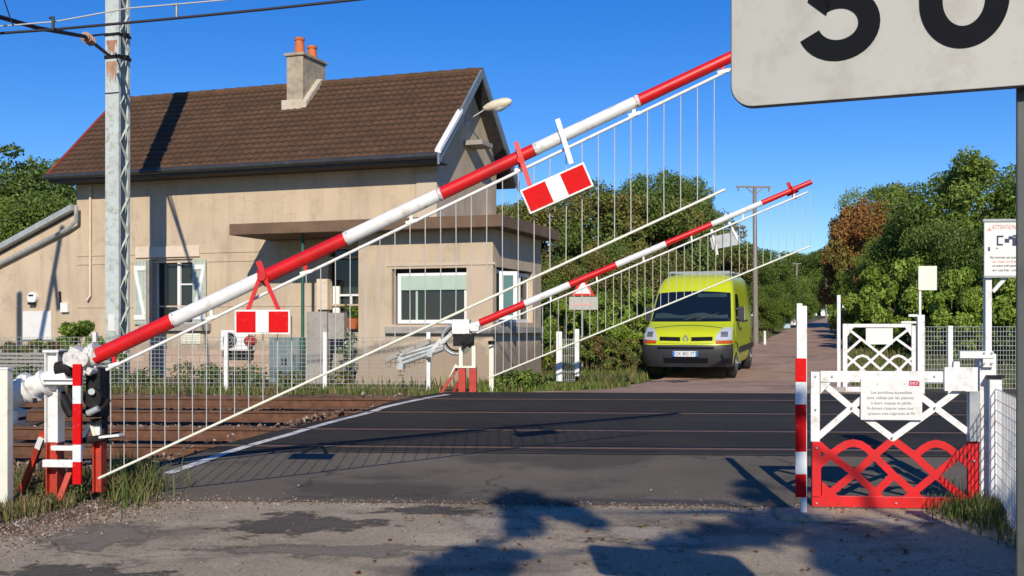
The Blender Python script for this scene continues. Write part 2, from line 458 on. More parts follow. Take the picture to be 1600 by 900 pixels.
# ------------------------------------------------------------------ terrain profile
KN = [(-60, -.3), (0, 0), (10.3, 0), (11.8, .08), (13.4, .2), (14.95, .27), (17.15, .32), (18.65, .44), (20, .44), (21.5, .42), (24, .38), (27, .38), (31, .5), (60, 1.5), (150, 3.4), (300, 5), (4000, 6)]
KX = np.array([k[0] for k in KN]); KZ = np.array([k[1] for k in KN])
TAN_T = math.tan(R(4))
def yr_(x, y): return y + TAN_T * (np.clip(x, -14, 9) + 5)
def smst(a, b, x): t = np.clip((x - a) / (b - a), 0, 1); return t * t * (3 - 2 * t)
def prof(yr): return np.interp(yr, KX, KZ) * 0.5 + 0.25 * (np.interp(yr - .35, KX, KZ) + np.interp(yr + .35, KX, KZ))
def gz(x, y): return prof(yr_(x, y))
def g0(x, y): return float(gz(np.float64(x), np.float64(y)))
def XL(y): return -3.64 + .314 * (y - 11.8)      # left edge line of the road
def XR(y): return 2.44 + .314 * (y - 9.4)
def trough(x, y):
    yr = yr_(x, y)
    a = smst(12.0, 12.7, yr) * (1 - smst(19.3, 20.2, yr))
    side = np.maximum(1 - smst(XL(y) - .9, XL(y) - .45, x), smst(XR(y) + 2.5, XR(y) + 3.0, x))
    return a * side * .26
# ------------------------------------------------------------------ ground, roads, track bed
rng = np.random.default_rng(7)
def grid_mesh(name, X, Y, Z, mats, smooth=True, parent=None):
    ny, nx = X.shape
    me = bpy.data.meshes.new(name)
    v = np.stack([X, Y, Z], -1).reshape(-1, 3)
    i = np.arange((ny - 1) * (nx - 1)); r = i // (nx - 1); c = i % (nx - 1)
    f = np.stack([r * nx + c, r * nx + c + 1, (r + 1) * nx + c + 1, (r + 1) * nx + c], -1)
    me.vertices.add(len(v)); me.vertices.foreach_set('co', v.ravel())
    me.loops.add(f.size); me.loops.foreach_set('vertex_index', f.ravel().astype(np.int32))
    me.polygons.add(len(f)); me.polygons.foreach_set('loop_start', (np.arange(len(f)) * 4).astype(np.int32))
    me.update(calc_edges=True)
    me.polygons.foreach_set('use_smooth', np.full(len(f), smooth))
    for m in mats: me.materials.append(MATS[m])
    o = bpy.data.objects.new(name, me); COL.objects.link(o)
    if parent: o.parent = parent
    return o

xs = np.unique(np.concatenate([np.linspace(-4000, -40, 14), np.arange(-40, 40, .4), np.arange(-9, 9, .2), np.linspace(40, 4000, 14)]))
ys = np.unique(np.concatenate([np.linspace(-300, -20, 8), np.arange(-20, 6, 1.0), np.arange(6, 27, .2), np.arange(27, 60, 1.0), np.arange(60, 160, 5), np.array([200, 300, 600, 1200, 2500, 5000])]))
GX, GY = np.meshgrid(xs, ys)
tag(grid_mesh('ground', GX, GY, gz(GX, GY) - .045 - trough(GX, GY), ['verge_ground']), kind='structure')

def strip(name, ylist, lf, rf, m, lift, nx=24, wob=0, seed=0):
    y = np.array(ylist); t = np.linspace(0, 1, nx)
    rg = np.random.default_rng(seed)
    wl = np.interp(np.arange(len(y)), np.arange(0, len(y), 2), rg.normal(0, wob, (len(y) + 1) // 2)) if wob else 0
    wr = np.interp(np.arange(len(y)), np.arange(0, len(y), 2), rg.normal(0, wob, (len(y) + 1) // 2)) if wob else 0
    L = np.array([lf(v) for v in y]) + wl; Rr = np.array([rf(v) for v in y]) + wr
    X = L[:, None] + (Rr - L)[:, None] * t[None, :]
    # y is the track-parallel coordinate: shift back so strips run parallel to the rails
    Y = y[:, None] - TAN_T * (np.clip(X, -14, 9) + 5) * 1.0
    return tag(grid_mesh(name, X, Y, gz(X, Y) + lift, [m]), kind='structure')

def near_left(y):      # edge of the old road in the foreground
    return float(np.interp(y, [-40, 0, 6, 8.2, 8.9, 9.6, 10.2, 10.7], [-17, -6.6, -4.9, -4.15, -3.95, -3.7, -3.55, -3.55]))
strip('road', np.arange(-30, 11.01, .2), near_left, lambda y: 4.2 + .31 * (y - 9.4) if y > 4 else 2.5 + .2 * (y - 4), 'old_asphalt', .004, 40, .06, 3)
strip('gravel_shoulder', np.arange(5.5, 10.9, .2), lambda y: near_left(y) - .55, lambda y: near_left(y) + .35, 'gravel_edge', -.004, 8, .1, 5)
def crl(y): return XL(y) - .35
def crr(y): return XR(y) + 2.4
strip('crossing_apron', np.arange(10.46, 13.3, .15), crl, crr, 'brown_asphalt', .009, 40, .03, 8)
strip('crossing_road', np.arange(13.05, 20.85, .15), crl, crr, 'dark_asphalt', .014, 40, .02, 11)
def far_l(y): return float(np.interp(y, [20.6, 21.5, 23.2, 26, 50, 130, 280], [-.5, .9, 2.0, 3.0, 11.1, 36.4, 84]))
def far_r(y): return float(np.interp(y, [20.6, 22, 28, 50, 130, 280], [6.4, 6.8, 8.3, 14.9, 39.2, 88]))
strip('far_road', list(np.arange(20.95, 30, .25)) + list(np.arange(30, 70, 2.0)) + list(np.arange(70, 281, 10.0)), far_l, far_r, 'far_asphalt', .008, 16, .1, 13)
# crossing deck edge: a skirt closing the raised asphalt on its track sides
for nm, fx in (('crossing_edge', crl),):
    yy = np.arange(11.6, 20.5, .2); xx = np.array([fx(v) for v in yy]); Yw = yy - TAN_T * (np.clip(xx, -14, 9) + 5)
    tz = gz(xx, Yw) + .012
    X = np.stack([xx, xx - .12, xx - .42], 0); Y = np.stack([Yw] * 3, 0); Z = np.stack([tz, tz - .03, tz - .30], 0)
    tag(grid_mesh(nm, X, Y, Z, ['dark_asphalt']), kind='structure')
# painted edge line
def line_strip(name, pts, w, lift):
    pts = [Vector((p[0], p[1], 0)) for p in pts]; n = 60
    ks = np.linspace(0, 1, len(pts)); q = np.linspace(0, 1, n)
    x = np.interp(q, ks, [p.x for p in pts]); y = np.interp(q, ks, [p.y for p in pts])
    dx, dy = np.gradient(x), np.gradient(y); l = np.hypot(dx, dy); nx_, ny_ = -dy / l, dx / l
    X = np.stack([x - nx_ * w / 2, x + nx_ * w / 2]); Y = np.stack([y - ny_ * w / 2, y + ny_ * w / 2])
    return tag(grid_mesh(name, X, Y, gz(X, Y) + lift, ['paint_line']), kind='structure')
def gp(px, py):       # ground point seen at a pixel (used once to read the photograph's plan)
    dx, dz = (px - 800) / FPX, (HORIZ - py) / FPX
    lo, hi = 4.0, 60.0
    for _ in range(60):
        t = (lo + hi) / 2
        if EYE + dz * t > g0(dx * t, t) + .01: lo = t
        else: hi = t
    return (dx * lo, lo)
line_strip('edge_line', [gp(262, 741), gp(352, 709), gp(455, 679), gp(530, 657), gp(600, 637), gp(660, 624), gp(700, 617)], .12, .019)

# rails
RAIL_Y = [13.45, 14.95, 17.2, 18.7]
TF = [Fr(-5, y, 0, -4) for y in RAIL_Y]
RNAME = ['front rail of the near track, closest rusty rail to the camera', 'second rail of the near track, behind the closest rail',
         'first rail of the far track beyond the ballast strip', 'rearmost rail, running just in front of the house fence']
prof_pts = [(-.07, -.17), (.07, -.17), (.07, -.155), (.012, -.13), (.012, -.045), (.036, -.03), (.036, 0), (-.036, 0), (-.036, -.03), (-.012, -.045), (-.012, -.13), (-.07, -.155)]
for i, fr in enumerate(TF):
    z = float(prof(np.float64(RAIL_Y[i])))
    xe = (XL(RAIL_Y[i]) - .5 + 5, XR(RAIL_Y[i]) + 2.5 + 5)
    b = MB(); n = len(prof_pts)
    X0, X1 = -34.0, 30.0
    vs = [(X, p[0], p[1] + .021) for X in (X0, X1) for p in prof_pts]
    b.add(vs, [(j, (j + 1) % n, n + (j + 1) % n, n + j) for j in range(n) if j != 6] + [tuple(range(n))[::-1], tuple(range(n, 2 * n))], 0)
    b.add([vs[6], vs[7], vs[n + 7], vs[n + 6]], [(0, 1, 2, 3)], 1)
    o = b.build('railway_rail', ['rail_rust', 'rail_top'])
    o.location = (fr.x, fr.y, z); o.rotation_euler = (0, 0, R(-4))
    tag(o, RNAME[i], 'rail', 'rails of the double track')
    # rubber-and-grit strip either side of the rail in the road deck
    for side, w, mm_, lf in ((1, .09, 'ink_black', .0165), (-1, .05, 'rail_strip', .0165)):
        yy0 = RAIL_Y[i] + side * .038
        yl = sorted([yy0, yy0 + side * w])
        strip('flangeway' if side == 1 else 'rail_seal', yl, lambda y: XL(y) - .34, lambda y: XR(y) + 2.38, mm_, lf, 40)
# seams across the deck
for yy in (13.08, 16.3, 20.3):
    strip('deck_joint', [yy, yy + .035], lambda y: XL(y) - .34, lambda y: XR(y) + 2.38, 'rail_strip', .0165, 40)
# sleepers
slb = MB().mm((-.125, -1.3, -.14), (.125, 1.3, 0))
first = None
for yc, nm in ((14.2, 'near'), (17.95, 'far')):
    zc = float(prof(np.float64(yc)))
    for k in range(26):
        lx = -1.7 - k * .62
        if first is None:
            o = first = slb.build('sleeper', 'sleeper_wood', bevel=.01)
        else:
            o = first.copy(); COL.objects.link(o)
        c, s_ = math.cos(R(-4)), math.sin(R(-4))
        if lx - .2 > XL(yc) + 5 - 1.2: o.location = (-5 + lx * c - 12 * c, yc + (lx - 12) * s_, zc - .155)
        else: o.location = (-5 + lx * c, yc + lx * s_, zc - .155)
        sl = (float(prof(np.float64(yc + .75))) - float(prof(np.float64(yc - .75)))) / 1.5
        o.rotation_euler = (math.atan(sl), 0, R(-4))
        tag(o, 'worn timber sleeper half buried in ballast under the %s track' % nm, 'sleeper', 'sleepers under the %s track' % nm)
# ballast
by = np.arange(11.9, 20.4, .12); tq = np.concatenate([np.linspace(0, .45, 30), np.linspace(.46, 1, 170)])
BY = np.repeat(by[:, None], len(tq), 1); BX = -34 + (XL(BY) - .46 + 34) * tq[None, :]; BYw = BY - TAN_T * (np.clip(BX, -14, 9) + 5)
BZ = gz(BX, BYw) - trough(BX, BYw) + .07 * trough(BX, BYw) / .26 - .03 + rng.normal(0, .016, BX.shape)
tag(grid_mesh('ballast', BX, BYw, BZ, ['ballast_mat'], smooth=False), 'brown stone ballast between and beside the rails', 'ballast', kind='stuff')
def stones(name, P, size, m, label):
    n = len(P); base = np.array([(1, 0, 0), (-1, 0, 0), (0, 1, 0), (0, -1, 0), (0, 0, 1), (0, 0, -1)], float)
    fc = np.array([(0, 2, 4), (2, 1, 4), (1, 3, 4), (3, 0, 4), (2, 0, 5), (1, 2, 5), (3, 1, 5), (0, 3, 5)])
    sc = rng.uniform(.5, 1.2, (n, 1, 3)) * size * rng.uniform(.6, 1.3, (n, 1, 1))
    a = rng.uniform(0, 6.28, n); t = rng.uniform(-.6, .6, n)
    V = base[None] * sc + rng.normal(0, size * .12, (n, 6, 3))
    x = V[..., 0] * np.cos(a)[:, None] - V[..., 1] * np.sin(a)[:, None]; y = V[..., 0] * np.sin(a)[:, None] + V[..., 1] * np.cos(a)[:, None]
    z = V[..., 2] + x * np.sin(t)[:, None]
    V = np.stack([x, y, z], -1) + P[:, None, :]
    F = fc[None] + (np.arange(n) * 6)[:, None, None]
    me = bpy.data.meshes.new(name); me.from_pydata(V.reshape(-1, 3).tolist(), [], F.reshape(-1, 3).tolist()); me.update()
    me.materials.append(MATS[m]); o = bpy.data.objects.new(name, me); COL.objects.link(o)
    ca = me.attributes.new('leafcol', 'FLOAT_COLOR', 'FACE')
    return tag(o, label, name.replace('_', ' '), kind='stuff')
mstone = NT('stone')
inf = mstone.n.new('ShaderNodeTexWhiteNoise'); geo = mstone.n.new('ShaderNodeNewGeometry')
mstone.link(geo.outputs['Random Per Island'], inf.inputs['Vector'])
mstone.col(mstone.ramp(geo.outputs['Random Per Island'], [(0, (.08, .045, .03)), (.55, (.16, .10, .07)), (.85, (.30, .24, .19)), (1, (.46, .40, .35))]))
mstone.rough(.95); MATS['stone'] = mstone.m
n = 9000
sx = rng.uniform(-16, -.5, n); sy = np.where(rng.random(n) < .55, rng.normal(16.1, .38, n), np.where(rng.random(n) < .5, rng.uniform(12.0, 13.2, n), rng.uniform(12.1, 20.1, n))); k = sx < XL(sy) - .55
sx, sy = sx[k], sy[k]; sw = sy - TAN_T * (np.clip(sx, -14, 9) + 5)
stones('ballast_stones', np.stack([sx, sw, gz(sx, sw) - trough(sx, sw) + .065], -1), .035, 'stone', 'loose angular ballast stones between the rails')
n = 3200
sy = rng.uniform(7.0, 10.9, n); sx = np.array([near_left(v) for v in sy]) + rng.normal(-.1, .33, n)
sw = sy - TAN_T * (np.clip(sx, -14, 9) + 5)
stones('roadside_gravel', np.stack([sx, sw, gz(sx, sw) + .008], -1), .013, 'stone', 'pale loose gravel along the left edge of the old road')
n = 2500
sx = rng.uniform(-4, 4, n); sy = rng.uniform(5, 10.4, n)
stones('road_grit', np.stack([sx, sy, gz(sx, sy) + .008], -1), .006, 'stone', 'fine grit scattered over the worn foreground asphalt')

# worn patches in the old foreground asphalt
def blob(name, cx, cy, m, lift, seed, rough=.22, n=72, label=None):
    rg_ = np.random.default_rng(seed); a = np.linspace(0, 2 * np.pi, n, endpoint=False)
    rr = np.ones(n)
    for k in range(2, 16): rr += rough / k ** .8 * rg_.normal() * np.cos(k * a + rg_.uniform(0, 6.28))
    (x0, y0), (x1, y1), (x2, y2), (x3, y3) = gp(cx[0], cy), gp(cx[1], cy), gp((cx[0] + cx[1]) / 2, cx[2]), gp((cx[0] + cx[1]) / 2, cx[3])
    mx, my = (x0 + x1) / 2, (y2 + y3) / 2; rx, ry = abs(x1 - x0) / 2, abs(y2 - y3) / 2
    rings = [0.02, .3, .6, .8, 1]
    X = np.stack([mx + rx * rr * q * np.cos(a) for q in rings]); Y = np.stack([my + ry * rr * q * np.sin(a) for q in rings])
    X = np.concatenate([X, X[:, :1]], 1); Y = np.concatenate([Y, Y[:, :1]], 1)
    o = grid_mesh(name, X, Y, gz(X, Y) + lift, [m]); tag(o, kind='structure')
    e = o.data.attributes.new('edge', 'FLOAT', 'POINT'); e.data.foreach_set('value', np.repeat(np.array(rings), X.shape[1]).astype(np.float32))
blob('asphalt_patch', (330, 600, 795, 845), 820, 'patch_asphalt', .008, 4)
blob('asphalt_patch', (560, 780, 788, 806), 797, 'patch_asphalt', .008, 14, .3)
blob('asphalt_patch', (40, 285, 812, 868), 838, 'grey_patch', .008, 24, .1)
blob('asphalt_patch', (240, 800, 846, 872), 858, 'grey_patch', .0065, 34, .2)
blob('asphalt_patch', (-60, 330, 876, 930), 895, 'patch_asphalt', .0065, 44, .3)
blob('gravel_patch', (930, 1130, 798, 875), 830, 'pale_gravel', .008, 54, .3)
blob('gravel_patch', (690, 860, 793, 845), 815, 'pale_gravel', .0065, 64, .3)
blob('gravel_patch', (1270, 1500, 806, 826), 815, 'pale_gravel', .012, 74, .3)
n = 1500; sx = rng.uniform(-3.6, 3.2, n); sy = 10.47 + rng.normal(0, .07, n) * rng.choice([1, 1, 3], n); sw = sy - TAN_T * (np.clip(sx, -14, 9) + 5)
stones('seam_grit', np.stack([sx, sw, gz(sx, sw) + .011], -1), .009, 'stone', 'loose grit along the seam between the old road and the crossing apron')
# ------------------------------------------------------------------ house
H = Fr(-.418, 24.4, .42, -19.5)
ZB = -.35                                  # wall foot, below ground
house = H.thing('crossing_house', 'beige rendered crossing keeper house with brown tiled roof and flat roofed lookout bay', 'house')
VW, VB, ULW, URW = 1.3, 5.36, -12.27, -1.9
ZE = 5.59 - H.z; ZR = 8.06 - H.z; VF, VBK, VR = .65, 6.01, 3.33
URO, ULO = -1.55, -12.6
def wall_panel(b, ax, plane, a0, a1, z0, z1, holes, depth, mi=0):
    """wall facing: ax 'u' -> plane v=const, runs along u; ax 'v' -> plane u=const. depth goes inward."""
    As = sorted(set([a0, a1] + [h[0] for h in holes] + [h[1] for h in holes])); Zs = sorted(set([z0, z1] + [h[2] for h in holes] + [h[3] for h in holes]))
    P = (lambda a, z, d=0: (a, plane + d, z)) if ax == 'u' else (lambda a, z, d=0: (plane - d, a, z))
    for i in range(len(As) - 1):
        for j in range(len(Zs) - 1):
            ca, cz = (As[i] + As[i + 1]) / 2, (Zs[j] + Zs[j + 1]) / 2
            if any(h[0] < ca < h[1] and h[2] < cz < h[3] for h in holes): continue
            b.add([P(As[i], Zs[j]), P(As[i + 1], Zs[j]), P(As[i + 1], Zs[j + 1]), P(As[i], Zs[j + 1])], [(0, 1, 2, 3)], mi)
    for h in holes:
        for (p, q) in (((h[0], h[2]), (h[0], h[3])), ((h[1], h[2]), (h[1], h[3])), ((h[0], h[2]), (h[1], h[2])), ((h[0], h[3]), (h[1], h[3]))):
            b.add([P(*p), P(*q), P(*q, depth), P(*p, depth)], [(0, 1, 2, 3)], mi)
        b.add([P(h[0], h[2], depth), P(h[1], h[2], depth), P(h[1], h[3], depth), P(h[0], h[3], depth)], [(0, 1, 2, 3)], mi + 1)
def rect(x0, y0, x1, y1, v):
    a = H.px(x0, (y0 + y1) / 2, v).x; b = H.px(x1, (y0 + y1) / 2, v).x; m = (x0 + x1) / 2
    return (a, b, H.px(m, y1, v).z, H.px(m, y0, v).z)
win_l = rect(240, 405, 302, 508, VW)
door_r = rect(513, 386, 561, 505, VW)
b = MB()
zroof = lambda v: ZE + (v - VF) * (ZR - ZE) / (VR - VF) if v < VR else ZE + (VBK - v) * (ZR - ZE) / (VBK - VR)
ZT = ZE - .02
wall_panel(b, 'u', VW, ULW, URW, ZB, ZT, [win_l, door_r], .25)
gp_ = [(VW, ZB), (VB, ZB), (VB, ZT), (VB, zroof(VB) - .15), (VR, ZR - .15), (VW, zroof(VW) - .15)]
b.add([(URW, v, z) for v, z in gp_], [tuple(range(6))], 0)
b.add([(ULW, v, z) for v, z in gp_], [tuple(range(6))], 0)
b.add([(ULW, VB, ZB), (URW, VB, ZB), (URW, VB, ZT), (ULW, VB, ZT)], [(0, 1, 2, 3)], 0)
b.build('wall', ['stucco', 'interior_dark'], house)
# thin raised render bands across the facade
for y0, wdt in ((393, .05), (407, .05), (478, .04)):
    z = H.px(360, y0, VW).z
    MB().mm((ULW + .02, VW - .018, z - wdt / 2), (-3.4, VW - .001, z + wdt / 2)).build('render_band', 'stucco', house)
# quoin at the right corner, plinth
q = H.px(651, 290, VW).x
MB().mm((q, VW - .03, 3.0), (URW + .02, VW + .5, ZT - .3)).build('quoin', 'stucco_pale', house, .01)
pz = H.px(300, 547, VW).z
MB().mm((ULW + 1.2, VW - .05, ZB), (-3.9, VW - .002, pz)).build('plinth', 'plinth_brick', house)
# roof of interlocking tiles
def tile_slope(sign):
    NR = 16; NU = 220
    us = np.linspace(ULO, URO, NU)
    ve, vr = (VF - .04, VR) if sign > 0 else (VBK + .04, VR)
    b = MB(); wav = .012 * np.cos(np.arange(NU) * 2 * np.pi / 4)
    for r_ in range(NR):
        t0, t1 = r_ / NR, (r_ + 1) / NR + .01
        v0, v1 = ve + (vr - ve) * t0, ve + (vr - ve) * t1
        z0, z1 = ZE - .035 + (ZR - ZE + .035) * t0 + .068, ZE - .035 + (ZR - ZE + .035) * t1 + .012
        jz = np.random.default_rng(r_ + 50).normal(0, .004, NU // 4 + 1).repeat(4)[:NU]
        sh = (r_ % 2) * 2
        w = wav
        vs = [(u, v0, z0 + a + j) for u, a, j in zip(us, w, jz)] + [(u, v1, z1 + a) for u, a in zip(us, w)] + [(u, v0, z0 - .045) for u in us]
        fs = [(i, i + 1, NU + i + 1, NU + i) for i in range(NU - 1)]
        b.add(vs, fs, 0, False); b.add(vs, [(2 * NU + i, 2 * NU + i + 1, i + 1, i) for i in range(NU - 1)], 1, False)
    return b
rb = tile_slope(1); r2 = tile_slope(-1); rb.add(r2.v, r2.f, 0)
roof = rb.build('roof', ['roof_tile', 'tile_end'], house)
MB().prism([(ULO + .02, VF + .02, ZE - .06), (ULO + .02, VR, ZR - .05), (ULO + .02, VBK - .02, ZE - .06), (ULO + .02, VBK - .02, ZE - .16), (ULO + .02, VR, ZR - .17), (ULO + .02, VF + .02, ZE - .16)],
           (URO - ULO - .04, 0, 0)).build('roof_deck', 'dark_timber', roof)
b = MB()
for k in range(28):
    u0 = ULO + (URO - ULO) * k / 28
    b.tube((u0, VR, ZR + .0), (u0 + .44, VR, ZR - .005), .105, .09, 10)
b.build('ridge_tiles', 'roof_tile', roof)
b = MB()
for v0, z0, v1, z1 in ((VF - .06, ZE, VR, ZR + .03), (VR, ZR + .03, VBK + .06, ZE)):
    b.bar((ULO - .02, v0, z0), (ULO - .02, v1, z1), .10, .05)
b.build('left_verge', 'verge_red', roof)
b = MB()
b.prism([(URO + .0, VF - .1, ZE + .02), (URO + .0, VR, ZR + .09), (URO + .0, VR, ZR - .16), (URO + .0, VF - .1, ZE - .25)], (.05, 0, 0))
b.prism([(URO + .0, VR + .004, ZR + .09), (URO + .0, VBK + .1, ZE + .02), (URO + .0, VBK + .1, ZE - .25), (URO + .0, VR + .004, ZR - .16)], (.05, 0, 0))
b.build('bargeboard', 'barge_blue', roof)
MB().prism([(URO - .06, VF - .1, ZE + .1), (URO - .06, VF + 1.25, ZE + 1.25), (URO - .06, VF + 1.25, ZE + 1.16), (URO - .06, VF - .1, ZE + .0)], (.14, 0, 0)).build('verge_flashing', 'upvc_white', roof)
b = MB(); b.tube((ULO - .05, VF - .1, ZE - .04), (URO + .0, VF - .1, ZE - .04), .075, .075, 12)
b.mm((ULO, VF - .04, ZE - .16), (URO, VF - .015, ZE + .02))
b.build('gutter', 'gutter_zinc', house)
MB().mm((ULO + .05, VF, ZE - .17), (URO - .05, VW - .002, ZE - .15)).build('soffit', 'dark_timber', house)
# boarded top of the gable with a small ledge
MB().mm((URW + .004, 3.0, 5.75), (URW + .5, 3.75, 5.87)).build('gable_ledge', 'concrete', house, .01)
MB().mm((URW + .004, 4.4, 4.0), (URW + .42, 5.2, 4.14)).build('beam_end', 'mortar', house, .01)
# chimney
CU0, CU1, CV0, CV1 = -6.66, -6.18, 2.55, 3.75
ct = 8.74 - H.z
ch = MB(); ch.mm((CU0, CV0, zroof(CV0) - .4), (CU1, CV1, ct - .08)); ch.mm((CU0 - .05, CV0 - .05, ct - .08), (CU1 + .05, CV1 + .05, ct))
ch = ch.build('chimney', 'chimney_render', roof, .015)
b = MB()
prev = None
b.mm((CU0 - .09, CV0 - .12, zroof(CV0) - .1), (CU1 + .04, CV0 - .004, zroof(CV0) + .17))
va, vb = CV0 - .1, CV0 + .82
b.prism([(CU1 + .003, va, zroof(va) + .03), (CU1 + .003, vb, zroof(vb) + .03), (CU1 + .003, vb + .03, zroof(vb) + .17), (CU1 + .003, vb - .12, zroof(vb) + .16), (CU1 + .003, va + .3, zroof(va + .3) + .2), (CU1 + .003, va, zroof(va) + .19)], (.15, 0, 0))
b.build('flashing', 'mortar', roof, .02)
for v in (CV0 + .25, CV1 - .3):
    pb = MB(); uc = (CU0 + CU1) / 2
    h0 = .44 if v < 3 else .38
    pb.tube((uc, v, ct - .02), (uc, v, ct + h0 - .07), .15, .115, 16); pb.tube((uc, v, ct + h0 - .07), (uc, v, ct + h0), .135, .135, 16)
    pb.tube((uc, v, ct), (uc, v, ct + .035), .2, .18, 16)
    pb.build('chimney_pot', 'terracotta', roof)

# left window: lintel, sill, panes, shutters
u0, u1, z0, z1 = win_l
w = MB()
for a, bb in (((u0, z0), (u0, z1)), ((u1, z0), (u1, z1)), ((u0, z1 - .03), (u1, z1 - .03)), ((u0, z0 + .03), (u1, z0 + .03))):
    w.bar((a[0], VW + .16, a[1]), (bb[0], VW + .16, bb[1]), .07, .05)
um = H.px(275, 450, VW).x
w.bar((um, VW + .15, z0), (um, VW + .15, z1), .09, .06)
w.bar((um, VW + .16, z0 + (z1 - z0) * .62), (u1, VW + .16, z0 + (z1 - z0) * .62), .04, .04)
w.bar((um, VW + .16, z0 + (z1 - z0) * .25), (u1, VW + .16, z0 + (z1 - z0) * .25), .04, .04)
wf = w.build('window', 'upvc_white', house)
MB().mm((u0, VW + .19, z0), (u1, VW + .2, z1)).build('pane', 'window_glass', wf)
l0 = rect(213, 385, 313, 402, VW)
MB().mm((l0[0], VW - .05, l0[2]), (l0[1], VW - .002, l0[3])).build('lintel', 'lintel_cream', house, .006)
s0 = rect(222, 505, 330, 517, VW)
MB().mm((s0[0], VW - .14, s0[2]), (s0[1], VW - .002, s0[3])).build('sill', 'concrete', house, .008)
def shutter(ua, ub, flip):
    b = MB(); zz0, zz1 = z0 + .02, z1 - .02
    n = 4
    for k in range(n):
        a = ua + (ub - ua) * k / n; c = ua + (ub - ua) * (k + 1) / n
        b.mm((a + .004, VW - .07, zz0), (c - .004, VW - .035, zz1))
    sh = b.build('shutter', 'shutter_green', house)
    c = MB()
    c.mm((ua + .02, VW - .095, zz1 - .26), (ub - .02, VW - .071, zz1 - .14)); c.mm((ua + .02, VW - .095, zz0 + .12), (ub - .02, VW - .071, zz0 + .24))
    p, q = (ua + .06, ub - .06) if flip else (ub - .06, ua + .06)
    c.bar((p, VW - .083, zz1 - .26), (q, VW - .083, zz0 + .24), .10, .022)
    c.build('shutter_brace', 'upvc_white', sh)
shutter(u0 - .56, u0 - .17, True); shutter(u1 + .02, u1 + .42, False)
MB().mm((u0 - .15, VW - .06, z0), (u0 + .01, VW - .004, z1)).build('window_reveal', 'shutter_brown', house, .006)
v0 = rect(284, 521, 314, 537, VW)
b = MB(); b.mm((v0[0], VW - .03, v0[2]), (v0[1], VW - .002, v0[3]))
for k in range(3):
    zz = v0[2] + (v0[3] - v0[2]) * (k + .5) / 3; b.mm((v0[0] + .03, VW - .042, zz - .012), (v0[1] - .03, VW - .031, zz + .012))
b.build('wall_vent', 'cream_paint', house)

# porch door
u0, u1, z0, z1 = door_r
zs = H.px(535, 500, VW).z
dm = H.px(524, 450, VW); b = MB()
b.mm((dm.x - .1, VW + .05, z0), (dm.x + .08, VW + .11, H.px(524, 447, VW).z))
b.bar((u0, VW + .1, H.px(540, 461, VW).z), (u1, VW + .1, H.px(540, 461, VW).z), .05, .05)
um = H.px(546, 470, VW).x; b.bar((um, VW + .1, z0), (um, VW + .1, H.px(540, 461, VW).z), .05, .05)
dr = b.build('door', 'upvc_white', house)
MB().mm((u0, VW + .18, z0), (u1, VW + .2, z1)).build('pane', 'window_glass', dr)

# lookout bay
BU0 = H.px(560, 450, 0).x; BZ1 = H.px(700, 358, 0).z
bw = rect(612, 419, 729, 507, 0)
sv0, sv1 = .22, 2.75
sz0, sz1 = bw[2] + .05, bw[3] + .02
b = MB()
wall_panel(b, 'u', 0, BU0, 0, ZB, BZ1, [bw], .28)
wall_panel(b, 'v', 0, 0, 3.4, ZB, BZ1, [(sv0, sv1, sz0, sz1)], .25)
b.add([(BU0, 0, ZB), (BU0, VW, ZB), (BU0, VW, BZ1), (BU0, 0, BZ1)], [(0, 1, 2, 3)], 0)
b.add([(URW, 3.4, ZB), (0, 3.4, ZB), (0, 3.4, BZ1), (URW, 3.4, BZ1)], [(0, 1, 2, 3)], 0)
b.build('bay_wall', ['stucco', 'interior_dark'], house)
st = rect(604, 507, 760, 521, -.02)
b = MB(); b.mm((st[0], -.13, st[2]), (.1, -.002, st[2] + .15)); b.mm((.002, -.13, st[2]), (.12, 3.3, st[2] + .15))
b.build('bay_sill', 'concrete', house, .01)
hz = H.px(700, 415, 0).z
b = MB(); b.mm((st[0], -.02, hz), (.06, -.002, hz + .06))
b.build('bay_band', 'stucco_pale', house, .01)
def framed(plane_ax, pl, a0, a1, z0, z1, fw, recess, mullions=(), name='window'):
    b = MB(); g = MB()
    if plane_ax == 'u':
        y0, y1 = pl + recess, pl + recess + .07
        P = lambda A0, A1, Z0, Z1, bb, d0=y0, d1=y1: bb.mm((A0, d0, Z0), (A1, d1, Z1))
        gy0, gy1 = y0 + .03, y0 + .04
    else:
        y0, y1 = pl - recess, pl - recess - .07
        P = lambda A0, A1, Z0, Z1, bb, d0=y0, d1=y1: bb.mm((d0, A0, Z0), (d1, A1, Z1))
        gy0, gy1 = y0 - .03, y0 - .04
    P(a0, a0 + fw, z0, z1, b); P(a1 - fw, a1, z0, z1, b); P(a0 + fw, a1 - fw, z1 - fw, z1, b); P(a0 + fw, a1 - fw, z0, z0 + fw, b)
    for m in mullions: P(m - fw / 2, m + fw / 2, z0 + fw, z1 - fw, b)
    f = b.build(name, 'upvc_white', house, .004)
    P(a0 + fw, a1 - fw, z0 + fw, z1 - fw, g, gy0, gy1); g.build('pane', 'window_glass', f)
    return f
fz1 = bw[3] - .10
f = framed('u', 0, bw[0] + .09, bw[1] - .02, bw[2] + .02, fz1, .085, .12)
MB().mm((bw[0] + .19, .09, H.px(670, 453, .1).z), (bw[1] - .02, .11, fz1 - .06)).build('blind', 'blind_green', f)
mx_ = H.px(650, 480, .1).x
MB().mm((mx_ - .02, .13, bw[2] + .1), (mx_ + .03, .148, fz1 - .1)).build('mullion', 'blind_green', f)
f = framed('v', 0, sv0 + .02, sv1, sz0, sz1 - .05, .08, .10, (sv0 + .7, sv0 + 1.35, sv0 + 1.9))
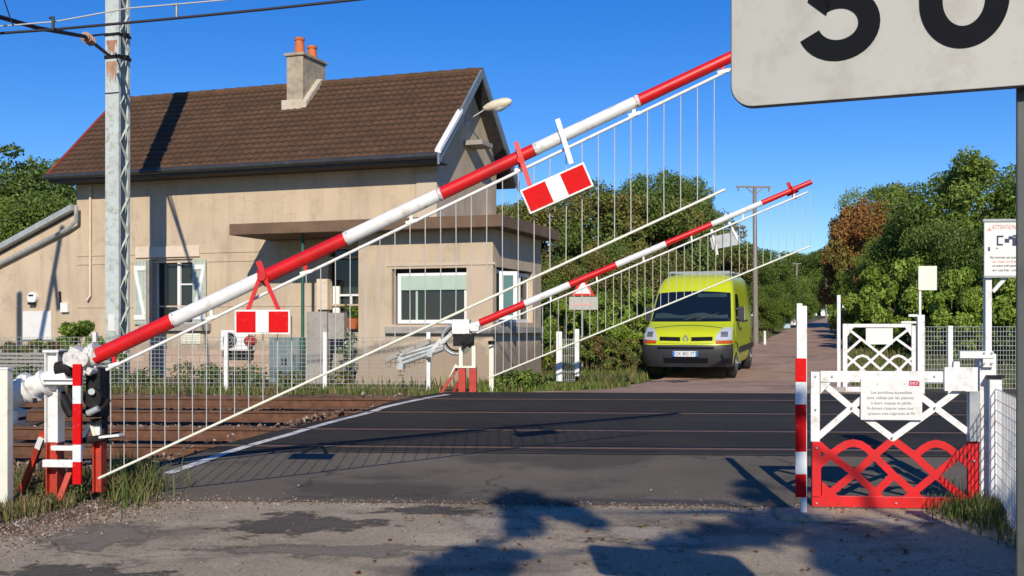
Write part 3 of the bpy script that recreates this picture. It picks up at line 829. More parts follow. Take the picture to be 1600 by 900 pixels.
# casement standing open on the side window
b = MB(); ca = R(22)
cdir = Vector((math.cos(ca), math.sin(ca), 0)); h0 = Vector((.03, sv0 + .1, 0)); wl = .40
zz0, zz1 = sz0 + .06, sz1 - .1
for t0, t1, a, c in ((0, .09, zz0, zz1), (wl - .09, wl, zz0, zz1), (.09, wl - .09, zz0, zz0 + .09), (.09, wl - .09, zz1 - .09, zz1)):
    p = h0 + cdir * t0; q_ = h0 + cdir * t1; nrm = Vector((-cdir.y, cdir.x, 0)) * .05
    b.prism([(p.x, p.y, a), (q_.x, q_.y, a), (q_.x, q_.y, c), (p.x, p.y, c)], nrm)
cs = b.build('open_casement', 'upvc_white', house)
p = h0 + cdir * .09; q_ = h0 + cdir * (wl - .09); nrm = Vector((-cdir.y, cdir.x, 0))
MB().prism([(p.x + nrm.x * .02, p.y + nrm.y * .02, zz0 + .09), (q_.x + nrm.x * .02, q_.y + nrm.y * .02, zz0 + .09), (q_.x + nrm.x * .02, q_.y + nrm.y * .02, zz1 - .09), (p.x + nrm.x * .02, p.y + nrm.y * .02, zz1 - .09)], nrm * .008).build('casement_pane', 'window_glass_teal', cs)
# flat concrete canopy over porch and bay
CZ0, CZ1 = H.px(770, 354, -.5).z, H.px(770, 335, -.5).z
cl = H.px(358, 360, -.5).x
b = MB(); b.prism([(cl, -.5, CZ0), (.38, -.5, CZ0), (.38, 3.7, CZ0), (URW + .0, 3.7, CZ0), (URW + .0, VW - .003, CZ0), (cl, VW - .003, CZ0)], (0, 0, CZ1 - CZ0))
b.build('canopy', 'slab_edge', house, .015)
# annex on the left
ar, al = H.px(118, 325, VW), H.px(0, 390, VW)
sl = (ar.z - al.z) / (ar.x - al.x); aL = al.x - 3.5; zl = al.z - sl * 3.5
b = MB(); b.prism([(ULW - .003, VW, ZB), (ULW - .003, VW, ar.z - .12), (aL, VW, zl - .12), (aL, VW, ZB)], (0, 4.0, 0))
b.build('annex_wall', 'stucco', house)
b = MB(); b.prism([(ULW - .003, VW - .22, ar.z + .08), (aL - .3, VW - .22, zl + .08 - sl * .3), (aL - .3, VW - .22, zl - .07 - sl * .3), (ULW - .003, VW - .22, ar.z - .07)], (0, 4.4, 0))
b.build('annex_roof', 'galvanised', house)
b = MB(); a_, c_, d_, e_ = H.px(119, 322, VW - .2), H.px(119, 345, VW - .2), H.px(106, 358, VW - .12), H.px(-10, 417, VW - .12)
b.path([a_, c_, (a_ + c_) / 2 * 0 + d_, e_], .055, 10)
b.build('downpipe', 'galvanised', house)
b = MB(); t_, bt = H.px(141, 292, VW - .05), H.px(141, 462, VW - .05)
b.path([t_, bt, bt + Vector((-.08, -.04, -.12))], .032, 8); b.build('vent_pipe', 'lintel_cream', house)
# porch steps
PV = .25
p0, p1 = H.px(480, 550, PV), H.px(557, 550, PV)
stz = H.px(515, 505, VW).z
b = MB()
for k in range(6):
    b.mm((p0.x, PV + k * .17, ZB), (p1.x + .3 if p1.x + .3 < BU0 - .02 else BU0 - .02, VW - .004, stz * (k + 1) / 6))
b.build('porch_steps', 'concrete', house, .008)
g1, g2 = H.px(484, 490, .15), H.px(541, 490, .15)
b = MB(); b.mm((g1.x, .0, H.px(500, 610, .1).z), (H.px(514, 490, .1).x, .17, H.px(500, 487, .1).z)); b.mm((H.px(515, 490, .1).x, .02, H.px(500, 530, .1).z), (H.px(540, 490, .1).x, .19, H.px(500, 489, .1).z))
b.build('porch_parapet', 'concrete', house, .01)
b1, b2 = H.px(478, 410, 1.1), H.px(513, 483, 1.1)
MB().mm((H.px(496, 460, 1.1).x, 1.05, H.px(500, 484, 1.1).z), (b2.x, VW - .003, H.px(500, 436, 1.1).z)).build('meter_box', 'lintel_cream', house, .01)
b = MB(); b.tube(H.px(473, 545, -.1), H.px(473, 356, -.1), .04, .04, 10); b.build('porch_post', 'green_post', house)
# ------------------------------------------------------------------ near barrier
B = Fr(-4.24, 10.2, 0.0, -5)
nb = B.thing('crossing_barrier', 'big near barrier half raised across the foreground, white counterweight at the left picture edge', 'barrier', 'red and white level crossing barriers')
def bx(b, F, x0, y0, x1, y1, off, d, mi=0):
    p, q = F.px(x0, y1, off), F.px(x1, y0, off)
    b.mm((p.x, off, p.z), (q.x, off + d, q.z), mi); return b
def hbeam(b, F, x0, y0, x1, y1, off, d, mi=0):
    p, q = F.px(x0, y1, off), F.px(x1, y0, off); t = .012; xm = (p.x + q.x) / 2
    b.mm((p.x, off, p.z), (p.x + t, off + d, q.z), mi); b.mm((q.x - t, off, p.z), (q.x, off + d, q.z), mi)
    b.mm((p.x + t, off + d * .35, p.z), (q.x - t, off + d * .35 + t, q.z), mi)
b = MB(); hbeam(b, B, 69, 550, 90, 692, 0, .14, 0); bx(b, B, 66, 547, 91, 551, -.01, .16, 0); hbeam(b, B, 71, 692, 89, 795, 0, .14, 1)
post = b.build('post', ['white_paint', 'rust_red_paint'], nb, .004)
b = MB(); bx(b, B, 66, 592, 127, 601, -.09, .05); bx(b, B, 66, 592, 127, 594, -.12, .1)
b.build('cross_arm', 'white_paint', nb, .004)
b = MB(); bx(b, B, 79, 697, 128, 704, -.09, .06); bx(b, B, 66, 719, 116, 730, -.10, .05); b.build('cross_arm', 'white_paint', nb, .004)
b = MB()
for y0, y1, mi in ((569, 603, 0), (603, 631, 1), (631, 695, 0), (695, 722, 1), (722, 757, 0)):
    bx(b, B, 113, y0, 126, y1, -.14, .035, mi)
b.build('striped_board', ['red_sheet', 'reflective_white'], nb, .003)
b = MB()
b.bar(B.px(69, 676, .05), B.px(34, 768, .25), .05, .05, 0); b.bar(B.px(66, 684, .04), B.px(60, 700, .07), .052, .052, 1)
b.bar(B.px(112, 733, .05), B.px(92, 785, -.1), .05, .05, 0); b.build('brace', ['rust_red_paint', 'white_paint'], nb)
# drive mechanism
b = MB(); bx(b, B, 134, 576, 156, 652, .04, .2, 0); bx(b, B, 140, 655, 158, 664, .06, .12, 0); bx(b, B, 158, 580, 163, 690, .14, .08, 0)
c = B.px(140, 612, -.02); b.ring(c, (0, 1, 0), .19, .02, 30, 8, 0, 20, 260); b.disc(B.px(146, 622, 0), (0, 1, 0), .085, .06, 20, 0)
b.tube(B.px(143, 612, -.08), B.px(143, 612, .1), .03, .03, 10, 1); b.tube(B.px(137, 646, -.06), B.px(154, 638, -.06), .03, .03, 8, 1)
b.tube(B.px(90, 578, .02), B.px(114, 574, .02), .075, .075, 14, 0); bx(b, B, 92, 549, 110, 553, .0, .1, 0)
b.tube(B.px(94, 615, .1), B.px(112, 650, .1), .05, .04, 10, 0)
b.build('drive_mechanism', ['dark_metal', 'galvanised'], nb, .004)
b = MB(); b.tube(B.px(104, 563, .02), B.px(152, 557, .02), .075, .085, 16)
b.box(B.px(127, 561, .02), (.20, .2, .17), 0, Matrix.Rotation(R(25), 3, 'Y')); b.disc(B.px(128, 561, -.08), (0, 1, 0), .07, .06, 16)
for q in ((106, 558), (118, 552), (136, 548), (140, 580), (130, 583)):
    p = B.px(*q, -.06); b.tube(p, p + Vector((.0, .12, 0)), .03, .03, 8); b.box(p, (.05, .05, .06), 0, Matrix.Rotation(.5, 3, 'Y'))
b.tube(B.px(146, 553, .02), B.px(154, 549.5, .02), .10, .10, 18)
b.build('pivot_hub', 'old_white_paint', nb, .004)
b = MB(); bx(b, B, 147, 662, 156, 684, .1, .05, 0); b.bar(B.px(131, 684, .1), B.px(141, 662, .1), .035, .04, 1); b.bar(B.px(143, 662, .1), B.px(149, 682, .1), .03, .03, 1); b.build('mechanism_leg', ['white_paint', 'cream_paint'], nb)
b = MB(); p, q = B.px(127, 690, .0), B.px(172, 680, .0); b.box((p + q) / 2 + Vector((0, .1, 0)), ((q - p).x, .22, .05), 0, Matrix.Rotation(R(-9), 3, 'Y'))
p, q = B.px(158, 683, -.1), B.px(190, 679, -.1); b.box((p + q) / 2, ((q - p).x, .1, .02), 1, Matrix.Rotation(R(-6), 3, 'Y')); b.build('platform', ['dark_metal', 'white_paint'], nb)
b = MB(); hbeam(b, B, 144, 690, 158, 770, .08, .12); b.build('post', 'rust_red_paint', nb, .004)
# boom
def boom(F, p0, slope, xs, cols, r0, r1, nb, off=0.0, step=True):
    b = MB(); X0, X1 = xs[0], xs[-1]
    for i in range(len(xs) - 1):
        P = [F.px(x, p0[1] + slope * (x - p0[0]), off) for x in (xs[i], xs[i + 1])]
        rr = [r0 + (r1 - r0) * (x - X0) / (X1 - X0) for x in (xs[i], xs[i + 1])]
        b.tube(P[0], P[1], rr[0], rr[1], 20, cols[i], caps=True)
    return b
mS = -.4717
cy0 = lambda x: 557 + mS * (x - 150)
b = boom(B, (150, 557), mS, [148, 270, 410, 540, 685, 835, 993, 1150, 1276], [0, 1, 0, 1, 0, 1, 0, 1], .069, .047, nb)
b.build('boom', ['red_paint', 'white_paint'], nb)
for x in (271, 541, 686, 836, 994):      # sleeve joints of the telescoped tube with their bolts
    b = MB(); t_ = (x - 148) / 1128; r_ = .069 - .022 * t_; p = B.px(x, cy0(x), 0); q = B.px(x + 4, cy0(x + 4), 0); b.tube(p, q, r_ + .0035, r_ + .0035, 20, 0)
    for a in (-.6, .6): m_ = (p + q) / 2 + Vector((0, -r_ * .8, r_ * a)); b.disc(m_, (0, 1, 0), .008, .02, 8, 1)
    b.build('sleeve_joint', ['old_white_paint', 'grey_metal'], nb)
cy = lambda x: 557 + mS * (x - 150)
ty = lambda x: 577 + (108 - 577) / 975.0 * (x - 168)
by_ = lambda x: 747 + (296 - 747) / 978.0 * (x - 155)
RO = -.0
b = MB(); b.tube(B.px(166, ty(166), RO), B.px(1250, ty(1250), RO), .0145, .0145, 10); b.build('upper_rod', 'white_paint', nb)
b = MB(); b.tube(B.px(154, by_(154), RO), B.px(1133, by_(1133), RO), .0125, .0125, 10); b.build('lower_rod', 'cream_paint', nb)
x = 173.0; k = 0
while x < 1134:
    b = MB(); w = .0 if x < 1105 else .02
    p, q = B.px(x, ty(x), RO), B.px(x - (2 if x > 1120 else 0), by_(x), RO)
    mid = (p + q) / 2 + Vector((.012 if x > 1120 else rng.normal(0, .0015), 0, 0))
    b.path([p, mid, q], .0046, 5); b.build('hanging_wire', 'light_wire', nb)
    x += 21 + 5.6 * (x - 173) / 960
for x, mi in ((178, 0), (330, 1), (477, 0), (642, 1), (812, 0), (990, 1), (1129, 0)):
    b = MB(); p, q = B.px(x, cy(x) + 8, 0), B.px(x + 1, ty(x + 1), 0)
    b.bar(p, q, .03, .02, mi); b.bar(q - Vector((.05, 0, .0)), q + Vector((.05, 0, .025)), .03, .035, 1); b.build('hanger_clip', ['red_paint', 'white_paint'], nb)
# warning plates on brackets
def plate(F, c, ang, w, h, off, nb, back=False):
    b = MB(); rot = Matrix.Rotation(R(ang), 3, 'Y'); C = F.px(*c, off)
    f = -1 if not back else 1
    def rbox(x0, x1, z0, z1, d0, d1, mi):
        b.box(C + rot @ Vector(((x0 + x1) / 2, (d0 + d1) / 2, (z0 + z1) / 2)), (x1 - x0, d1 - d0, z1 - z0), mi, rot)
    rbox(-w / 2, w / 2, -h / 2, h / 2, -.004, .004, 2 if back else 1)
    m = .055 * h * 2; e = .003
    s = -1 if not back else 1
    a, d = (-.0075, -.0045) if not back else (.0045, .0075)
    i0 = -w / 2 + m / 1.6; i1 = w / 2 - m / 1.6; t = (i1 - i0)
    rbox(i0, i0 + t * .375, -h / 2 + m / 1.6, h / 2 - m / 1.6, a, d, 0)
    rbox(i1 - t * .375, i1, -h / 2 + m / 1.6, h / 2 - m / 1.6, a, d, 0)
    rbox(i0 + t * .375, i1 - t * .375, -h / 2 + m / 1.6, h / 2 - m / 1.6, a, d, 3)
    return b.build('warning_plate', ['red_sheet', 'white_paint', 'grey_metal', 'reflective_white'], nb)
pl = plate(B, (410, 503), 0, .50, .215, -.11, nb)
b = MB(); b.bar(B.px(408, 428, -.09), B.px(386, 488, -.105), .035, .012); b.bar(B.px(411, 428, -.09), B.px(437, 488, -.105), .035, .012)
b.ring(B.px(410, cy(410), 0), (.9, 0, .43), .075, .012, 20, 6); b.bar(B.px(404, 408, -.07), B.px(416, 440, -.08), .05, .02); b.disc(B.px(409, 432, -.1), (0, 1, 0), .04, .03, 12)
b.build('bracket', 'red_paint', pl)
pl = plate(B, (870, 294), -23.5, .60, .225, -.11, nb)
b = MB(); b.bar(B.px(806, 222, -.07), B.px(828, 290, -.10), .042, .014); b.ring(B.px(812, cy(812), 0), (.9, 0, .43), .066, .012, 20, 6); b.disc(B.px(814, 250, -.08), (0, 1, 0), .03, .03, 12)
b.build('bracket', 'red_paint', pl)
b = MB(); b.bar(B.px(871, 186, -.07), B.px(893, 256, -.10), .042, .014); b.ring(B.px(876, cy(876), 0), (.9, 0, .43), .062, .010, 20, 6); b.build('bracket', 'white_paint', pl)
# counterweight tail
b = MB()
b.tube(B.px(108, 585, .04), B.px(46, 606, .04), .085, .10, 18, 0); b.tube(B.px(46, 606, .04), B.px(-40, 643, .04), .125, .135, 24, 0)
b.tube(B.px(50, 604, .04), B.px(43, 608, .04), .15, .15, 18, 0); b.tube(B.px(74, 596, .04), B.px(68, 599, .04), .12, .12, 18, 0)
bx(b, B, 33, 586, 40, 606, -.04, .05, 0)
b.box(B.px(-2, 640, .08), (.46, .2, .12), 0, Matrix.Rotation(R(18), 3, 'Y')); b.box(B.px(8, 650, .1), (.34, .14, .05), 1, Matrix.Rotation(R(4), 3, 'Y'))
for q in ((54, 622),):
    b.tube(B.px(*q, -.08), B.px(q[0] + 1, q[1] + 8, -.08), .02, .02, 8, 1)
b.build('counterweight', ['white_paint', 'dark_metal'], nb, .004)

# cream post at the left picture edge
F = Fr(*W(6, 786, 9.85)[:2], 0.0, -5)
t = F.thing('marker_post', 'plain cream white square post standing left of the near barrier, cut by the picture edge', 'post')
b = MB(); b.mm((-.09, 0, -.3), (.032, .1, 1.24)); b.build('post', 'cream_paint', t, .008)
MB().mm((-.096, -.006, 1.24), (.038, .106, 1.262)).build('cap', 'white_paint', t, .005)

# ------------------------------------------------------------------ far barrier
FB = Fr(-.95, 20.9, .42, -5)
fb = FB.thing('crossing_barrier', 'smaller far barrier half raised, its wire curtain in front of the yellow van', 'barrier', 'red and white level crossing barriers')
b = MB(); bx(b, FB, 716, 574, 727, 620, 0, .14); bx(b, FB, 733, 574, 744, 620, .0, .14); b.build('leg', 'rust_red_paint', fb, .004)
b = MB(); b.bar(FB.px(714, 575, .1), FB.px(690, 614, .1), .05, .05, 0); b.bar(FB.px(722, 588, .1), FB.px(709, 612, .2), .045, .045, 0); b.bar(FB.px(713, 570, .1), FB.px(704, 590, .1), .05, .05, 1); b.build('brace', ['rust_red_paint', 'cream_paint'], fb)
b = MB(); bx(b, FB, 717, 543, 723, 572, 0, .08); bx(b, FB, 737, 540, 743, 572, 0, .08); bx(b, FB, 711, 572, 743, 575, -.02, .2); b.build('post', 'cream_paint', fb, .003)
b = MB(); bx(b, FB, 706, 499, 733, 522, -.05, .3, 0); b.build('control_box', 'white_paint', fb, .01)
b = MB(); b.ring(FB.px(714, 530, .08), (0, 1, 0), .28, .03, 30, 8, 1, 0, 360); b.ring(FB.px(714, 530, .12), (0, 1, 0), .22, .02, 30, 6, 0)
bx(b, FB, 708, 522, 739, 541, .0, .2, 0); b.disc(FB.px(730, 530, .0), (0, 1, 0), .11, .1, 18, 0); b.tube(FB.px(730, 536, -.05), FB.px(722, 545, -.05), .03, .03, 8, 0)
b.build('drive_mechanism', ['dark_metal', 'grey_metal'], fb)
b = MB(); b.tube(FB.px(728, 513, .03), FB.px(752, 505, .03), .07, .06, 14); b.box(FB.px(742, 512, .03), (.16, .15, .12)); b.build('pivot_hub', 'white_paint', fb, .005)
b = MB()
for dy, mi in ((0, 0), (7, 1), (14, 0)):
    b.tube(FB.px(693, 536 + dy * .6, .05), FB.px(622, 556 + dy, .05 + dy * .004), .05, .05, 8, 0)
b.bar(FB.px(623, 553, .05), FB.px(629, 576, .05), .06, .1, 0); b.bar(FB.px(690, 530, .05), FB.px(672, 552, .05), .07, .1, 1); b.box(FB.px(672, 552, .05), (.10, .12, .14), 0)
b.box(FB.px(626, 574, .06), (.12, .2, .07), 0); b.tube(FB.px(706, 522, .05), FB.px(688, 538, .05), .05, .05, 10, 1)
for sx_ in (615, 640, 660): b.box(FB.px(sx_, 557 - (sx_ - 615) * .42, .1), (.30, .2, .09), 2, Matrix.Rotation(R(-24), 3, 'Y'))
b.build('counterweight', ['galvanised', 'old_white_paint', 'concrete'], fb)
fcy = lambda x: 504.5 + (284 - 504.5) / 518.0 * (x - 750)
b = boom(FB, (750, 504.5), (284 - 504.5) / 518.0, [750, 820, 890, 963, 1040, 1112, 1190, 1268], [0, 1, 0, 1, 0, 1, 0], .072, .046, fb)
b.build('boom', ['red_paint', 'white_paint'], fb)
fty = lambda x: 513 + (300 - 513) / 500.0 * (x - 762)
fby = lambda x: 590 + (385 - 590) / 500.0 * (x - 765)
b = MB(); b.tube(FB.px(745, fty(745), 0), FB.px(1262, fty(1262), 0), .018, .018, 8); b.build('upper_rod', 'white_paint', fb)
b = MB(); b.tube(FB.px(764, fby(764), 0), FB.px(1265, fby(1265), 0), .016, .016, 8); b.build('lower_rod', 'cream_paint', fb)
x = 774.0
while x < 1266:
    b = MB(); b.tube(FB.px(x, fty(x), 0), FB.px(x, fby(x), 0), .0065, .0065, 5); b.build('hanging_wire', 'light_wire', fb); x += 12.3
for x in (790, 860, 932, 1005, 1080, 1160, 1240):
    b = MB(); b.bar(FB.px(x, fcy(x) + 3, 0), FB.px(x + 1, fty(x + 1), 0), .03, .03); b.build('hanger_clip', 'white_paint', fb)
pl = plate(FB, (1132, 376), -11, .50, .24, .10, fb, True)
b = MB(); b.bar(FB.px(1111, 355, .05), FB.px(1121, 398, .092), .045, .014); b.bar(FB.px(1133, 335, .05), FB.px(1155, 378, .092), .045, .014)
b.build('bracket', 'white_paint', pl)
b = MB(); b.ring(FB.px(1238, fcy(1238), 0), (.92, 0, .39), .06, .022, 16, 6); b.bar(FB.px(1231, 285, .0), FB.px(1243, 311, .04), .06, .04); b.box(FB.px(1238, 300, .1), (.22, .02, .09), 0, Matrix.Rotation(R(-23), 3, 'Y')); b.build('clamp', 'red_paint', fb)
F = Fr(*W(768, 592, 21.6)[:2], .42, -5)
t = F.thing('marker_post', 'slim white post right of the far barrier drive, in front of the bay corner', 'post')
b = MB(); b.mm((-.045, -.045, -.2), (.045, .045, .88)); b.build('post', 'cream_paint', t, .006); MB().mm((-.06, -.06, .88), (.06, .06, .95)).build('cap', 'dark_metal', t, .006)

# ------------------------------------------------------------------ pedestrian gates
def gate_leaf(F, cvt, lower, w, name_parent):
    """lattice leaf; cvt maps the photo's lattice coordinates to the local plane"""
    d = .035
    b = MB()
    def ln(pts, mi, ww=w):
        for p, q in zip(pts[:-1], pts[1:]):
            P, Q = cvt(*p), cvt(*q); dirn = (Q - P).normalized() * ww * .22
            b.bar(P - dirn, Q + dirn, ww, .012 + .004 * (mi == 0) + ww * .05 * rng.random(), mi)
    return b, ln
G = Fr(2.65, 9.97, 0.0, -5)
gt = G.thing('pedestrian_gate', 'near foot gate with white lattice above, red lattice below and a notice plate', 'gate', 'lattice foot gates of the crossing')
gc = lambda x, y: G.px(1200 + x / 2.1429, 420 + y / 2.1429, .012)
b = MB()
bx(b, G, 1267, 581, 1281, 690, -.012, .05, 0); bx(b, G, 1282, 580.5, 1528, 597, -.012, .05, 0)
bx(b, G, 1513, 612, 1530, 690, .0, .05, 0)
bx(b, G, 1269, 690, 1283, 778, -.012, .05, 1); bx(b, G, 1513, 690, 1530, 778, .0, .05, 1); bx(b, G, 1269, 778, 1530, 795, -.012, .05, 1)
p = [G.px(*q, -.014) for q in ((1284, 752), (1314, 778), (1284, 778))]; b.prism(p, (0, .03, 0), 1)
p = [G.px(*q, -.014) for q in ((1282, 598), (1298, 598), (1282, 616))]; b.prism(p, (0, .03, 0), 0)
fr = b.build('gate_frame', ['white_paint', 'red_paint'], gt, .003)
b, ln = gate_leaf(G, gc, 0, .055, gt)
ln([(185, 385), (280, 465), (417, 567), (560, 465), (668, 385)], 0); ln([(170, 560), (280, 465), (345, 408)], 0); ln([(668, 545), (560, 465), (495, 415)], 0)
b.build('upper_lattice', ['white_paint'], gt)
b, ln = gate_leaf(G, gc, 0, .064, gt)
ln([(418, 572), (355, 625), (290, 685), (218, 742)], 1); ln([(418, 572), (490, 625), (560, 690), (665, 775)], 1)
ln([(172, 655), (205, 625), (240, 600), (262, 588), (285, 583), (310, 588), (332, 602), (355, 625), (420, 690), (515, 775)], 1)
ln([(490, 625), (520, 602), (540, 590), (562, 585), (585, 590), (607, 602), (672, 655)], 1)
ln([(172, 590), (230, 640), (290, 685), (385, 775)], 1); ln([(668, 600), (620, 640), (560, 690), (455, 775)], 1); ln([(420, 690), (345, 765)], 1)
b.build('lower_lattice', ['white_paint', 'red_paint'], gt)
b = MB(); bx(b, G, 1345, 592, 1441, 656, -.035, .012); ntc = b.build('notice_plate', 'sign_white', gt, .002)
for i, s in enumerate(['Les portillons accessibles', 'sont utilisés par les piétons', 'à leurs risques et périls.', 'Ils doivent s\'assurer avant tout', 'qu\'aucun train n\'approche de PN']):
    p = G.px(1392 - (1 if i % 2 else -1), 613.5 + i * 8.2, -.0365)
    text_part('notice_text', s, .036, p, 'ink_grey', ntc, width=.36 + (.04 if i in (1, 3, 4) else -.01))
b = MB(); p = G.px(1428, 599, -.0365); b.prism([(p.x - .045, -.0375, p.z - .02), (p.x + .045, -.0375, p.z - .024), (p.x + .05, -.0375, p.z + .01), (p.x + .03, -.0375, p.z + .024), (p.x - .04, -.0375, p.z + .024)], (0, .002, 0)); b.build('logo', 'logo_red', ntc)
text_part('logo_text', 'SNCF', .034, (p.x, -.0385, p.z), 'sign_white', ntc, width=.07)
b = MB()
for q in ((1371, 600), (1413, 600)): b.disc(G.px(*q, -.037), (0, 1, 0), .006, .006, 10)
b.build('screw', 'grey_metal', ntc)
b = MB()
for q in ((1274, 588), (1274, 640), (1276, 700), (1276, 786), (1331, 637), (1461, 637), (1394, 684), (1522, 640), (1522, 720), (1460, 588), (1300, 588), (1523, 786), (1400, 786)):
    b.disc(G.px(*q, -.016), (0, 1, 0), .009, .02, 8)
b.build('bolt', 'grey_metal', gt)
# hinge block and gate post
b = MB(); bx(b, G, 1476, 574, 1528, 611, -.05, .04, 0); p = [G.px(*q, -.051) for q in ((1478, 597), (1510, 612), (1528, 612), (1528, 600))]; b.prism(p, (0, .03, 0), 0)
bx(b, G, 1490, 565, 1500, 575, -.02, .05, 0); bx(b, G, 1515, 611, 1531, 690, -.045, .03, 1); b.build('hinge_plate', ['white_paint', 'grey_metal'], gt, .003)
b = MB(); bx(b, G, 1531, 553, 1557, 830, .03, .14, 0); bx(b, G, 1500, 549, 1553, 560, -.03, .06, 0); bx(b, G, 1536, 553, 1553, 574, -.02, .05, 0)
for q in ((1537, 552), (1549, 552), (1537, 568), (1549, 568)): b.disc(G.px(*q, -.025), (0, 1, 0), .012, .02, 8, 1)
b.build('gate_post', ['white_paint', 'grey_metal'], gt, .005)
# striped closing post
G2 = Fr(2.42, 9.42, 0.0, -5)
sp = G2.thing('striped_post', 'tall white post with red and white stripes left of the near foot gate', 'post')
b = MB(); bx(b, G2, 1245, 474, 1254, 560, 0, .02, 0); bx(b, G2, 1251, 478, 1261, 812, .022, .03, 0); bx(b, G2, 1252, 777, 1260, 814, -.0, .018, 0); b.build('post', ['white_paint'], sp, .003)
b = MB()
for y0, y1, mi in ((560, 597, 0), (597, 632, 1), (632, 706, 0), (706, 741, 1), (741, 777, 0)): bx(b, G2, 1243, y0, 1260, y1, -.016, .014, mi)
b.build('striped_board', ['red_sheet', 'reflective_white'], sp, .002)
b = MB(); bx(b, G2, 1222, 806, 1305, 822, -.15, .4); b.build('foot_plate', 'plank_tan', sp, .01)

# sign post with the warning notice
S = Fr(*W(1545, 820, 9.9)[:2], 0, -4)
sg = S.thing('notice_board', 'white notice board with red heading and dark train drawing on a slim white post', 'sign')
b = MB(); bx(b, S, 1540, 429, 1550, 830, .03, .07); b.build('post', 'white_paint', sg, .004)
b = MB(); b.bar(S.px(1551, 456, .05), S.px(1574, 430, .05), .03, .03); b.build('brace', 'white_paint', sg)
b = MB(); bx(b, S, 1538, 346, 1594, 431, -.0, .02, 0); bx(b, S, 1536, 342, 1596, 346.5, -.012, .04, 1); bx(b, S, 1538, 431.2, 1594, 434, -.006, .03, 1); bd = b.build('board', ['sign_white', 'grey_metal'], sg, .002)
text_part('heading', 'ATTENTION', .055, S.px(1569, 355, -.003), 'ink_pink', bd, width=.21)
b = MB(); 
c = S.px(1546, 358, -.003); b.prism([(c.x - .02, -.0025, c.z - .015), (c.x + .02, -.0025, c.z - .015), (c.x, -.0025, c.z + .02)], (0, .002, 0)); b.build('triangle', 'ink_pink', bd)
b = MB()
for (x0, y0, x1, y1) in ((1557.5, 369, 1560, 383), (1558, 368, 1568, 370.5), (1558, 381, 1567, 383.5), (1570, 373, 1577, 379), (1576, 369, 1583, 374), (1582, 371, 1592, 384), (1583, 367, 1588, 370)):
    bx(b, S, x0, y0, x1, y1, -.0035, .003)
bx(b, S, 1544, 386, 1547, 392, -.0035, .003); bx(b, S, 1557, 387, 1559, 389, -.0035, .003)
b.build('train_drawing', 'ink_navy', bd)
for i, (s, m_, y, wd) in enumerate((('Ne traversez pas quand', 'ink_grey', 402, .24), ('un train arrive', 'ink_orange', 408.5, .2), ('un autre train peut', 'ink_grey', 415, .2), ('en cacher un', 'ink_grey', 422, .2))):
    text_part('notice_text', s, .032, S.px(1569, y, -.003), m_, bd, width=wd)

# mesh fence by the near gate, running along the road towards the camera
def mesh_fence(F, name, label, length, height, post_at, nx, nz, wire, post_mat, wire_mat, pw=.06, ph=None, z_at=None, group=None, cap=None):
    t = F.thing(name, label, 'fence', group)
    zf = z_at or (lambda x: 0.0)
    for x in post_at:
        b = MB(); b.mm((x - pw / 2, -pw / 2, zf(x) - .25), (x + pw / 2, pw / 2, zf(x) + (ph or height + .06))); p = b.build('post', post_mat, t, .005)
        if cap: MB().mm((x - pw / 2 - .02, -pw / 2 - .02, zf(x) + (ph or height + .06)), (x + pw / 2 + .02, pw / 2 + .02, zf(x) + (ph or height + .06) + .025)).build('cap', cap, p)
    xs_ = [0, length]; b = MB()
    for k in range(nz + 1):
        z = .06 + (height - .06) * k / nz; N = max(1, int(length / 3))
        for j in range(N):
            a, c = length * j / N, length * (j + 1) / N
            b.tube((a, .0, zf(a) + z), (c, .0, zf(c) + z), wire * 1.2, wire * 1.2, 4, 0, False)
    for k in range(nx + 1):
        x = length * k / nx; b.tube((x, wire * 2, zf(x) + .04), (x, wire * 2, zf(x) + height), wire, wire, 4, 0, False)
    b.build('wire_mesh', wire_mat, t)
    return t
mesh_fence(Fr(4.22, 9.78, 0, -107.5), 'mesh_fence', 'white wire mesh fence by the near foot gate, its end post dark capped', 4.6, 1.08, [0.0, 2.3, 4.6], 46, 11, .004, 'white_paint', 'white_paint', .1, 1.17, None, None, 'dark_metal')
mesh_fence(Fr(*W(1446, 600, 21.2)[:2], .42, -5), 'mesh_fence', 'grey wire mesh fence with white posts right of the far foot gate', 6.6, 1.22, [.45, 2.9, 5.4], 120, 13, .0042, 'white_paint', 'mesh_wire', .09, 1.24)
def zf_house(x): return g0(-15.2 + x, 22.6 - .105 * x) - .40
mesh_fence(Fr(-15.2, 22.6, .40, -6), 'mesh_fence', 'white wire mesh fence along the track in front of the house', 13.7, 1.02, [0.0, 2.5, 4.6, 7.1, 9.75, 11.25 + .45, 13.7], 150, 12, .0036, 'white_paint', 'mesh_wire', .075, 1.12, zf_house)
# short fence pair right of the bay
t = thing('post_pair', 'two short white posts joined by wire mesh, on the verge left of the van', 'fence', tuple(W(874, 592, 23.6)[:2]) + (.42,), -5)
F = Fr(*W(874, 592, 23.6)[:2], .42, -5)
b = MB(); bx(b, F, 869, 518, 878, 596, 0, .11); b.build('post', 'white_paint', t, .006)
b = MB(); bx(b, F, 898, 514, 905, 588, .3, .1); b.build('post', 'white_paint', t, .006)
b = MB()
p0, p1 = F.px(879, 590, .08), F.px(898, 518, .3)
for k in range(6):
    z = .1 + .85 * k / 5; b.tube((p0.x, .06, z), (p1.x, .32, z), .006, .006, 4)
for k in range(7):
    s = k / 6; b.tube((p0.x + (p1.x - p0.x) * s, .06 + .26 * s, .05), (p0.x + (p1.x - p0.x) * s, .06 + .26 * s, .97), .006, .006, 4)
b.build('wire_mesh', 'mesh_wire', t)

